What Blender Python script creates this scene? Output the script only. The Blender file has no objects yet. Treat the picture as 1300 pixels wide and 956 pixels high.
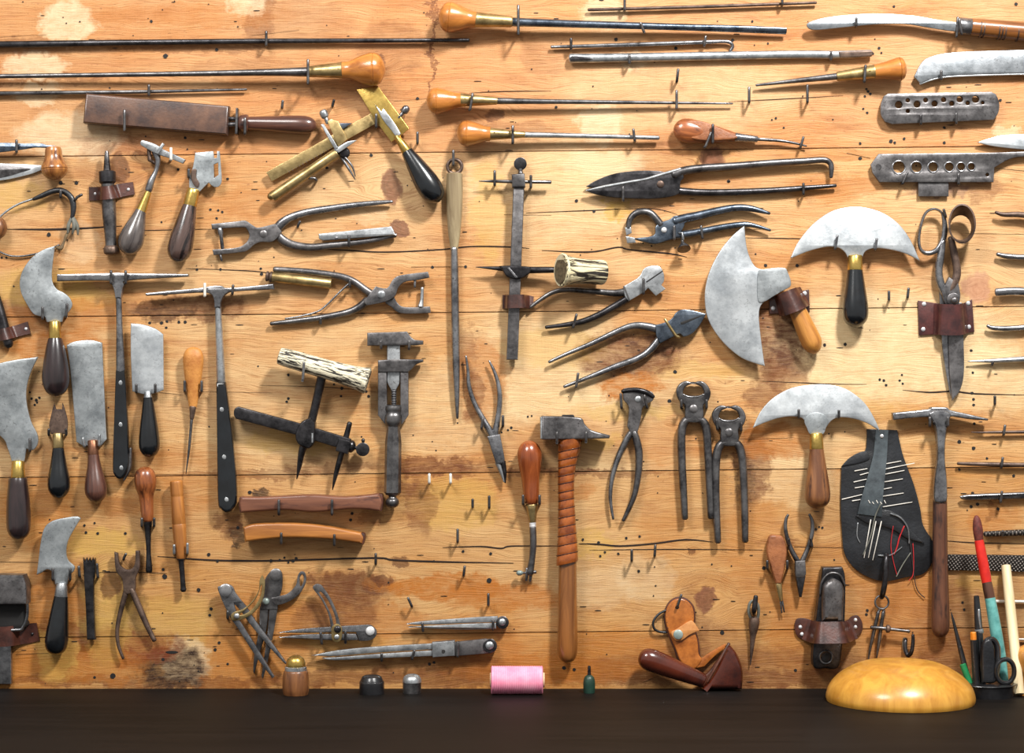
import bpy, bmesh, math, random
from mathutils import Vector, Matrix
random.seed(7)
scene = bpy.context.scene
col = scene.collection
# ---------------------------------------------------------------- camera, light, exposure
S = 0.001            # one photo pixel on the wall plane is about a millimetre
D = 2.6              # camera to wall, metres
H = 1.40             # camera height
cam_data = bpy.data.cameras.new('camera'); cam = bpy.data.objects.new('camera', cam_data); col.objects.link(cam)
cam.location = (0, -D, H); cam.rotation_euler = (math.pi/2, 0, 0)
cam_data.sensor_width = 36; cam_data.lens = 36*D/1.3; cam_data.clip_start = 0.05
scene.camera = cam
world = bpy.data.worlds.new('room_light'); scene.world = world; world.use_nodes = True
world.node_tree.nodes['Background'].inputs[0].default_value = (1.0, 0.985, 0.96, 1)
world.node_tree.nodes['Background'].inputs[1].default_value = 0.43
def area(name, loc, target, size, power, color=(1, 1, 1)):
    l = bpy.data.lights.new(name, 'AREA'); l.shape = 'DISK'; l.size = size; l.energy = power; l.color = color
    o = bpy.data.objects.new(name, l); col.objects.link(o); o.location = loc
    o.rotation_euler = (Vector(target)-Vector(loc)).to_track_quat('-Z', 'Y').to_euler(); return o
area('ceiling_lamp_key', (0.8, -1.35, H+1.6), (0.15, 0, H-.15), 0.3, 76, (1, .98, .95))
area('ceiling_lamp_second', (-1.0, -1.7, H+1.6), (-0.25, 0, H-0.2), 0.9, 42, (1, .98, .95))
vs = scene.view_settings
vs.view_transform = 'Standard'; vs.look = 'None'; vs.gamma = 1; vs.use_curve_mapping = False; vs.exposure = 0.08

# ---------------------------------------------------------------- helpers
def W(px, py, d=0.0):
    """a photo pixel on the plane d millimetres in front of the wall -> world"""
    k = 1-d*0.001/D
    return Vector(((px-650)*S*k, -d*0.001, H+(478-py)*S*k))
def lin(c):
    return tuple((v/255/12.92 if v/255 <= .04045 else ((v/255+.055)/1.055)**2.4) for v in c)+(1,)
def catmull(pts, corner, closed, sub):
    n = len(pts); out = []
    segs = n if closed else n-1
    for i in range(segs):
        p1, p2 = pts[i], pts[(i+1) % n]
        c1, c2 = corner[i], corner[(i+1) % n]
        if c1 and c2:
            out.append(p1); continue
        p0 = p1 if (c1 or (not closed and i == 0)) else pts[(i-1) % n]
        p3 = p2 if (c2 or (not closed and i+2 >= n)) else pts[(i+2) % n]
        for s in range(sub):
            t = s/sub
            out.append(tuple(.5*(2*b+(c-a)*t+(2*a-5*b+4*c-e)*t*t+(3*b-a-3*c+e)*t**3) for a, b, c, e in zip(p0, p1, p2, p3)))
    if not closed: out.append(pts[-1])
    return out
def mesh_from(name, v, f, ang=35):
    m = bpy.data.meshes.new(name); m.from_pydata([tuple(x) for x in v], [], f); m.validate()
    finish(m, ang); return m
def finish(m, ang=35):
    m.polygons.foreach_set('use_smooth', [True]*len(m.polygons))
    m.set_sharp_from_angle(angle=math.radians(ang)); m.update()
def loft(rings, closed=False, caps=True):
    v, f = [], []; n = len(rings[0])
    for r in rings: v += r
    m = len(rings)
    for i in range(m if closed else m-1):
        a, b = i*n, ((i+1) % m)*n
        for j in range(n):
            k = (j+1) % n
            f.append((a+j, a+k, b+k, b+j))
    if caps and not closed:
        f.append(tuple(reversed(range(n)))); f.append(tuple(range((m-1)*n, m*n)))
    return v, f
def ra_(f): return min(f[3], f[4])*S
def tube_geo(pts, n=12, sub=4, smooth=True, closed=False, square=False, rounded=True):
    """pts: (px, py, d, r) with r a number or (in-plane, depth); missing d/r carry over"""
    full = []; d = 5; r = 2
    for p in pts:
        if len(p) > 2: d = p[2]
        if len(p) > 3: r = p[3]
        a, b = r if isinstance(r, tuple) else (r, r)
        full.append((p[0], p[1], d, a, b))
    # let values given only at the first and last of a run interpolate
    known = [i for i, p in enumerate(pts) if len(p) > 3]
    for i0, i1 in zip(known, known[1:]):
        for i in range(i0+1, i1):
            t = (i-i0)/(i1-i0)
            full[i] = full[i][:3]+tuple(full[i0][k]*(1-t)+full[i1][k]*t for k in (3, 4))
    kd = [i for i, p in enumerate(pts) if len(p) > 2]
    for i0, i1 in zip(kd, kd[1:]):
        for i in range(i0+1, i1):
            t = (i-i0)/(i1-i0)
            full[i] = full[i][:2]+(full[i0][2]*(1-t)+full[i1][2]*t,)+full[i][3:]
    if smooth and len(full) > 2: full = catmull(full, [0]*len(full), closed, sub)
    P = [W(*p[:3]) for p in full]; m = len(P); rings = []
    nrm = None
    for i in range(m):
        a = P[(i-1) % m] if (closed or i > 0) else P[i]
        b = P[(i+1) % m] if (closed or i < m-1) else P[i]
        t = (b-a).normalized()
        if nrm is None:
            ref = Vector((0, -1, 0))
            if abs(t.dot(ref)) > .95: ref = Vector((1, 0, 0))
            nrm = ref
        nrm = (nrm-t*nrm.dot(t)).normalized()
        bi = t.cross(nrm)
        ra, rb = full[i][3]*S, full[i][4]*S
        if not square and not closed and rounded and i == 0:
            for q_, e_ in ((.5, .55), (.22, .85)): rings.append([P[i]-t*ra_(full[i])*q_+bi*full[i][3]*S*e_*math.cos(q)+nrm*full[i][4]*S*e_*math.sin(q) for q in (2*math.pi*j/n for j in range(n))])
        if square:
            rings.append([P[i]+bi*ra*x+nrm*rb*y for x, y in ((1, 1), (-1, 1), (-1, -1), (1, -1))])
        else:
            rings.append([P[i]+bi*ra*math.cos(q)+nrm*rb*math.sin(q) for q in (2*math.pi*j/n for j in range(n))])
        if not square and not closed and rounded and i == m-1:
            for q_, e_ in ((.22, .85), (.5, .55)): rings.append([P[i]+t*ra_(full[i])*q_+bi*full[i][3]*S*e_*math.cos(q)+nrm*full[i][4]*S*e_*math.sin(q) for q in (2*math.pi*j/n for j in range(n))])
    return loft(rings, closed)
class T:
    """one thing; parts are collected, then parented to an Empty at its foot"""
    all = []
    def __init__(s, name, label, cat, short=None, group=None):
        s.name, s.label, s.cat, s.short, s.group = name, label, cat, short or name.replace('_', ' '), group
        s.parts = []; T.all.append(s)
    def add(s, name, mesh, mat, mw=None, par=None, label=None, stuff=False):
        o = bpy.data.objects.new(name, mesh); col.objects.link(o)
        mesh.materials.clear(); mesh.materials.append(M[mat] if isinstance(mat, str) else mat)
        if mw is None:                                   # vertices are world: move origin to the centre
            c = sum((v.co for v in mesh.vertices), Vector())/max(1, len(mesh.vertices))
            mesh.transform(Matrix.Translation(-c)); mw = Matrix.Translation(c)
        o['_mw'] = [x for r in mw for x in r]
        if label: o['label'] = label
        if stuff: o['kind'] = 'stuff'
        s.parts.append((o, mw, par)); return o
    def slab(s, name, mat, pts, d0, d1, bev=.8, holes=(), par=None, sub=5, label=None):
        def outline(pp):
            p2 = [(p[0], p[1]) for p in pp]; cr = [len(p) > 2 for p in pp]
            return catmull(p2, cr, True, sub) if not all(cr) else p2
        dm = (d0+d1)/2
        ol = outline(pts); cx = sum(p[0] for p in ol)/len(ol); cy = sum(p[1] for p in ol)/len(ol)
        k = 1-dm*.001/D
        cu = bpy.data.curves.new(name, 'CURVE'); cu.dimensions = '2D'; cu.fill_mode = 'BOTH'
        if isinstance(mat, str) and mat.startswith('blade') and bev == 1: bev = 1.7      # ground edge
        bev = min(bev, (d1-d0)/2*.95)
        cu.extrude = ((d1-d0)/2-bev)*S; cu.bevel_depth = bev*S; cu.bevel_resolution = 1 if bev < 2 else 2; cu.offset = -bev*S
        for pp in [ol]+[outline(h) if not isinstance(h[0], (int, float)) else [(h[0]+h[2]*math.cos(a*math.pi/9), h[1]+h[2]*math.sin(a*math.pi/9)) for a in range(18)] for h in holes]:
            sp = cu.splines.new('POLY'); sp.points.add(len(pp)-1); sp.use_cyclic_u = True
            for q, p in zip(sp.points, pp): q.co = ((p[0]-cx)*S*k, (cy-p[1])*S*k, 0, 1)
        tmp = bpy.data.objects.new('tmp', cu); me = bpy.data.meshes.new_from_object(tmp)
        bpy.data.objects.remove(tmp); bpy.data.curves.remove(cu)
        bm = bmesh.new(); bm.from_mesh(me); bmesh.ops.remove_doubles(bm, verts=bm.verts, dist=1e-6)
        bmesh.ops.recalc_face_normals(bm, faces=bm.faces); bm.to_mesh(me); bm.free()
        me.name = name; finish(me, 30)
        mw = Matrix.Translation(W(cx, cy, dm)) @ Matrix.Rotation(math.pi/2, 4, 'X')
        return s.add(name, me, mat, mw, par, label)
    def tube(s, name, mat, pts, n=12, sub=4, smooth=True, closed=False, par=None, label=None, square=False):
        v, f = tube_geo(pts, n, sub, smooth, closed, square)
        return s.add(name, mesh_from(name, v, f, 40), mat, None, par, label)
    def ribbon(s, name, mat, pts, th=2.0, par=None, sub=4, label=None):
        """pts (px, py, d, width): a leather band that can rise off the wall"""
        pp = []; w = 10
        for p in pts:
            if len(p) > 3: w = p[3]
            pp.append((p[0], p[1], p[2], (w/2, th/2)))
        v, f = tube_geo(pp, 4, sub, True, False, True)
        return s.add(name, mesh_from(name, v, f, 40), mat, None, par, label)
    def turn(s, name, mat, p0, p1, prof, flat=1.0, n=20, par=None, sub=3, label=None, smooth=True):
        """turned shape round the axis p0 -> p1 (px, py, d); prof = (distance along, radius) in px"""
        A, B = W(*p0), W(*p1); ax = (B-A).normalized()
        pr = [(float(a), float(b)) for a, b in prof]
        if smooth and len(pr) > 2:
            cr = [0]*len(pr)
            for i in range(1, len(pr)-1):
                if abs(pr[i+1][0]-pr[i][0]) < 1.6 or abs(pr[i][0]-pr[i-1][0]) < 1.6: cr[i] = 1
            pr = catmull(pr, cr, False, sub)
        ref = Vector((0, -1, 0))
        if abs(ax.dot(ref)) > .95: ref = Vector((1, 0, 0))
        dz = (ref-ax*ref.dot(ax)).normalized(); dy = dz.cross(ax)
        rings = []
        for t, r in pr:
            r = max(r, .05)
            rings.append([Vector((t*S, r*S*math.cos(q), r*S*flat*math.sin(q))) for q in (2*math.pi*j/n for j in range(n))])
        v, f = loft(rings)
        mw = Matrix(((ax.x, dy.x, dz.x, A.x), (ax.y, dy.y, dz.y, A.y), (ax.z, dy.z, dz.z, A.z), (0, 0, 0, 1)))
        return s.add(name, mesh_from(name, v, f, 38 if n > 8 else 20), mat, mw, par, label)
    def stud(s, px, py, r, d0, d1, mat='steel', name='rivet', par=None, dome=True, n=14):
        h = d1-d0
        pr = [(0, r), (h*.5, r), (h*.85, r*.75), (h, r*.3)] if dome else [(0, r), (h-.4, r), (h, r*.9)]
        return s.turn(name, mat, (px, py, d0), (px, py, d1), pr, n=n, par=par, smooth=False)
    def ring(s, name, mat, px, py, R, r, d, par=None, ry=None):
        ry = ry or R
        return s.tube(name, mat, [(px+R*math.cos(a*math.pi/8), py+ry*math.sin(a*math.pi/8), d, r) for a in range(16)], n=8, closed=True, sub=2, par=par)
    def nails(s, lst, mat='iron'):
        for q in lst: NAILS.append((s, q, mat))
        return s
NAILS = []
def finalize():
    bpy.context.view_layer.update()
    for t in T.all:
        if len(t.parts) == 1:
            o, mw, par = t.parts[0]; o.name = t.name; o.matrix_world = mw; root = o
        else:
            lo = Vector((1e9,)*3); hi = -lo
            for o, mw, par in t.parts:
                for c in o.bound_box:
                    w = mw @ Vector(c)
                    lo = Vector(map(min, lo, w)); hi = Vector(map(max, hi, w))
            root = bpy.data.objects.new(t.name, None); col.objects.link(root); root.empty_display_size = .02
            base = Matrix.Translation(((lo.x+hi.x)/2, min(hi.y, 0.0) if t.cat else hi.y, lo.z)); root.matrix_world = base
            mws = {o.name: mw for o, mw, par in t.parts}
            for o, mw, par in t.parts:
                if par is None: o.parent = root; o.matrix_basis = base.inverted() @ mw
                else: o.parent = par; o.matrix_basis = mws[par.name].inverted() @ mw
        for o, mw, par in t.parts:
            if '_mw' in o: del o['_mw']
        if t.label: root['label'] = t.label
        if t.cat: root['category'] = t.cat
        if t.group: root['group'] = t.group

# ---------------------------------------------------------------- materials
M = {}
class NT:
    def __init__(s, name):
        m = bpy.data.materials.new(name); m.use_nodes = True; M[name] = m; s.m = m
        s.t = m.node_tree; s.b = s.t.nodes['Principled BSDF']
    def n(s, kind, **kw):
        x = s.t.nodes.new(kind)
        for k, v in kw.items():
            if k.startswith('i_'): x.inputs[int(k[2:])].default_value = v
            else: setattr(x, k, v)
        return x
    def l(s, a, b): s.t.links.new(a, b)
    def math(s, op, a, b=0.0, c=0.0, clamp=False):
        x = s.n('ShaderNodeMath', operation=op, use_clamp=clamp)
        for i, v in enumerate((a, b, c)):
            if isinstance(v, (int, float)): x.inputs[i].default_value = v
            else: s.l(v, x.inputs[i])
        return x.outputs[0]
    def mix(s, fac, a, b, blend='MIX'):
        x = s.n('ShaderNodeMix', data_type='RGBA', blend_type=blend)
        for i, v in ((0, fac), (6, a), (7, b)):
            if isinstance(v, (int, float, tuple)): x.inputs[i].default_value = v
            else: s.l(v, x.inputs[i])
        return x.outputs[2]
    def coords(s, scale=(1, 1, 1)):
        tc = s.n('ShaderNodeTexCoord'); oi = s.n('ShaderNodeObjectInfo')
        off = s.n('ShaderNodeVectorMath', operation='SCALE'); off.inputs[0].default_value = (7.3, 3.1, 5.7); s.l(oi.outputs['Random'], off.inputs['Scale'])
        ad = s.n('ShaderNodeVectorMath', operation='ADD'); s.l(tc.outputs['Object'], ad.inputs[0]); s.l(off.outputs[0], ad.inputs[1])
        mp = s.n('ShaderNodeVectorMath', operation='MULTIPLY'); mp.inputs[1].default_value = scale; s.l(ad.outputs[0], mp.inputs[0])
        return mp.outputs[0]
    def noise(s, vec, scale, detail=4, rough=.6, dist=0):
        x = s.n('ShaderNodeTexNoise'); s.l(vec, x.inputs['Vector']); x.inputs['Scale'].default_value = scale
        x.inputs['Detail'].default_value = detail; x.inputs['Roughness'].default_value = rough; x.inputs['Distortion'].default_value = dist
        return x.outputs['Fac']
    def ramp(s, fac, stops):
        x = s.n('ShaderNodeValToRGB'); e = x.color_ramp.elements
        while len(e) < len(stops): e.new(.5)
        for q, (p, c) in zip(e, stops): q.position = p; q.color = c if isinstance(c, tuple) else (c, c, c, 1)
        s.l(fac, x.inputs[0]); return x.outputs[0]
    def bump(s, h, strength, dist=.001):
        x = s.n('ShaderNodeBump'); x.inputs['Strength'].default_value = strength; x.inputs['Distance'].default_value = dist
        s.l(h, x.inputs['Height']); s.l(x.outputs[0], s.b.inputs['Normal'])
def metal(name, c1, c2, metallic=.85, rough=.38, spots=None, sc=55, bump=.15, rv=.2):
    t = NT(name); v = t.coords()
    a = t.noise(v, sc, 6, .7); r = t.ramp(a, [(.34, lin(c2)), (.62, lin(c1))])
    if spots:
        b = t.noise(v, 330, 4, .7); k = t.math('MULTIPLY', t.ramp(b, [(.56, 0.0), (.66, .8)]), t.ramp(t.noise(v, 45, 3), [(.42, .25), (.6, 1.0)])); r = t.mix(k, r, lin(spots))
    t.l(r, t.b.inputs['Base Color']); t.b.inputs['Metallic'].default_value = metallic
    f = t.noise(v, 90, 5); t.l(t.math('MULTIPLY_ADD', f, rv*2, rough-rv), t.b.inputs['Roughness'])
    if bump: t.bump(t.noise(v, 240, 4), bump, .0008)
metal('steel', (188, 191, 193), (126, 129, 132), .8, .36, (95, 92, 90))
metal('blade_bright', (200, 204, 206), (152, 157, 161), .62, .4, (140, 142, 144), sc=26)
metal('blade_grey', (176, 181, 183), (124, 129, 132), .68, .4, (98, 98, 98), sc=30)
metal('steel_grey', (158, 158, 160), (92, 92, 96), .88, .3, (60, 54, 52))
metal('steel_blue', (112, 122, 134), (50, 58, 70), .88, .3)
metal('iron', (122, 120, 120), (58, 56, 58), .85, .34)
metal('iron_black', (74, 72, 74), (28, 27, 29), .8, .32)
metal('iron_plate', (128, 125, 125), (72, 70, 71), .8, .38, (52, 44, 42))
metal('iron_brown', (112, 92, 80), (58, 46, 42), .6, .5, (52, 38, 32))
metal('blade_dull', (150, 154, 158), (104, 109, 113), .75, .4, (84, 84, 84), sc=30)
metal('brass', (214, 182, 102), (160, 128, 64), .9, .3, rv=.12)
metal('brass_dull', (186, 162, 112), (128, 108, 70), .85, .38)
metal('copper', (150, 104, 78), (104, 70, 54), .8, .4)
metal('rivet_white', (225, 225, 225), (185, 185, 190), .5, .35)
def wood(name, c1, c2, c3=None, rough=.3, sc=1.0, coat=.3, lo=.35, hi=.65):
    t = NT(name); v = t.coords((9*sc, 95*sc, 95*sc))
    a = t.noise(v, 1.0, 6, .65, .6); r = t.ramp(a, [(lo, lin(c2)), (hi, lin(c1))])
    if c3:
        v2 = t.coords((16*sc, 60*sc, 60*sc)); r = t.mix(t.ramp(t.noise(v2, 1.6, 4), [(.55, 0.0), (.68, 1.0)]), r, lin(c3))
    t.l(r, t.b.inputs['Base Color']); t.b.inputs['Roughness'].default_value = rough
    t.b.inputs['Coat Weight'].default_value = coat; t.b.inputs['Coat Roughness'].default_value = .15
    t.bump(a, .12, .0006)
wood('wood_amber', (194, 124, 56), (146, 86, 36), rough=.3, coat=.5)
wood('wood_honey', (196, 136, 64), (152, 96, 40), rough=.4)
wood('wood_orange', (182, 118, 54), (132, 78, 32), rough=.45)
wood('wood_red', (154, 80, 38), (108, 48, 20), rough=.25, coat=.6)
wood('wood_brown', (138, 90, 52), (94, 56, 32), (66, 38, 24), rough=.38)
wood('wood_darkred', (100, 62, 42), (62, 36, 26), (42, 25, 21), rough=.4)
wood('wood_rose', (104, 66, 52), (58, 36, 32), rough=.3, coat=.5)
wood('wood_ebony', (54, 40, 40), (26, 19, 21), rough=.28, coat=.6)
wood('wood_striped', (78, 60, 54), (24, 18, 18), rough=.26, coat=.7, lo=.44, hi=.56)
wood('wood_mottled', (180, 120, 62), (116, 68, 34), (92, 48, 26), rough=.3, coat=.5, sc=1.6)
wood('wood_burr', (160, 92, 48), (104, 54, 28), (66, 34, 20), rough=.3, coat=.5, sc=1.8)
wood('wood_mauve', (124, 78, 56), (86, 50, 36), (66, 38, 34), rough=.45, coat=.15)
wood('wood_pale', (232, 214, 176), (208, 184, 140), rough=.6, coat=0)
wood('wood_hammer', (146, 92, 44), (96, 54, 22), rough=.28, coat=.6)
wood('wood_yellow', (206, 152, 62), (172, 116, 38), rough=.35, coat=.4, sc=.5)
wood('horn', (158, 142, 110), (110, 92, 66), rough=.35, coat=.3)
wood('horn_grey', (98, 90, 86), (44, 38, 38), rough=.25, coat=.6)
wood('bench_wood', (20, 16, 14), (9, 7, 6), rough=.6, coat=0, sc=.4); M['bench_wood'].node_tree.nodes['Principled BSDF'].inputs['Specular IOR Level'].default_value = .12
def plain(name, c1, c2, rough=.45, sc=60, coat=0, bump=.3, metallic=0, bsc=300, lo=.35, hi=.65):
    t = NT(name); v = t.coords(); a = t.noise(v, sc, 5, .65)
    t.l(t.ramp(a, [(lo, lin(c2)), (hi, lin(c1))]), t.b.inputs['Base Color']); t.b.inputs['Roughness'].default_value = rough
    t.b.inputs['Coat Weight'].default_value = coat; t.b.inputs['Coat Roughness'].default_value = .12; t.b.inputs['Metallic'].default_value = metallic
    if bump: t.bump(t.noise(v, bsc, 4), bump, .0008)
plain('black_handle', (18, 22, 26), (8, 10, 13), .25, coat=.5, bump=.06)
plain('leather_brown', (82, 44, 34), (46, 24, 20), .38, coat=.2)
plain('leather_purple', (80, 40, 37), (47, 24, 25), .4, coat=.15)
plain('leather_strop', (110, 78, 60), (62, 46, 42), .42, sc=28, coat=.2, lo=.4, hi=.7)
plain('leather_tan', (182, 108, 46), (130, 70, 26), .35, coat=.3)
plain('leather_pale', (206, 146, 88), (176, 112, 60), .4, coat=.2)
plain('leather_wrap', (160, 86, 34), (106, 48, 16), .25, coat=.6, bump=.1)
plain('leather_oxblood', (86, 34, 18), (42, 14, 10), .22, sc=25, coat=.7, bump=.08)
plain('leather_edge', (92, 48, 28), (52, 26, 18), .5)
plain('leather_black', (34, 36, 40), (14, 15, 18), .42, sc=30, coat=.15, bump=.5)
plain('leather_strap_black', (72, 80, 84), (46, 52, 56), .42, coat=.1)
plain('leather_awl', (160, 100, 60), (120, 70, 40), .5, bump=.7)
plain('leather_awl_tan', (202, 138, 68), (166, 102, 44), .5, bump=.7)
plain('antler_face', (120, 106, 80), (70, 60, 44), .7, sc=200, bump=.8)
plain('antler_rim', (228, 218, 186), (196, 184, 146), .5)
plain('black_void', (20, 17, 16), (12, 10, 10), .7, bump=0)
plain('black_plastic', (34, 34, 36), (18, 18, 20), .3, coat=.3, bump=.2)
plain('pink_thread', (250, 164, 188), (238, 136, 166), .6, bump=0)
plain('card', (226, 200, 160), (200, 170, 130), .7, bump=.1)
plain('paint_red', (216, 44, 32), (184, 28, 22), .35, coat=.3, bump=.1)
plain('paint_teal', (112, 178, 172), (66, 128, 124), .4, coat=.2, bump=.1)
plain('paint_green', (30, 132, 78), (20, 104, 60), .4, bump=.1)
plain('paint_orange', (226, 138, 40), (206, 116, 30), .4, bump=.1)
plain('bristle', (108, 46, 36), (72, 28, 22), .7, sc=200)
plain('white_wire', (232, 228, 218), (206, 200, 190), .4, bump=0)
plain('thread_red', (190, 36, 40), (160, 26, 32), .7, bump=0)
plain('thread_dark', (52, 44, 42), (36, 30, 28), .7, bump=0)
plain('thread_grey', (122, 122, 112), (84, 84, 76), .7, bump=0)
plain('cord', (132, 112, 80), (84, 66, 44), .7)
plain('snap_grey', (148, 160, 154), (120, 134, 130), .4, metallic=.3, bump=.1)
plain('dark_green', (32, 62, 50), (22, 44, 36), .4, bump=.1)
plain('wood_dark_crack', (44, 26, 14), (26, 15, 9), .9, bump=0)
plain('floor_concrete', (112, 104, 96), (92, 86, 80), .8, sc=8)
# antler: pale ridges, dark furrows along the axis
def antler(name, sc, dark, pale, lo, hi):
    t = NT(name); v = t.coords((11*sc, 105*sc, 105*sc)); a = t.noise(v, 1.3, 5, .6, 1.2)
    t.l(t.ramp(a, [(lo, lin(dark)), (hi, lin(pale))]), t.b.inputs['Base Color']); t.b.inputs['Roughness'].default_value = .5
    t.bump(a, .9, .0025)
antler('antler_dark', 1.25, (34, 27, 20), (228, 216, 176), .46, .58)
antler('antler_pale', 2.6, (40, 34, 28), (238, 228, 198), .45, .53)
# rasp: crossed cut teeth
t = NT('rasp_cut'); v = t.coords((1, 1, 1))
ws = []
for ang in (.9, -.6):
    mp = t.n('ShaderNodeMapping'); mp.inputs['Rotation'].default_value = (0, 0, ang); t.l(v, mp.inputs[0])
    w = t.n('ShaderNodeTexWave', bands_direction='X'); w.inputs['Scale'].default_value = 90; t.l(mp.outputs[0], w.inputs[0]); ws.append(w.outputs['Fac'])
h = t.math('MULTIPLY', ws[0], ws[1])
t.l(t.ramp(h, [(.1, lin((38, 34, 32))), (.7, lin((136, 128, 120)))]), t.b.inputs['Base Color']); t.b.inputs['Metallic'].default_value = .6; t.b.inputs['Roughness'].default_value = .5
t.bump(h, .8, .0015)
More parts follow.
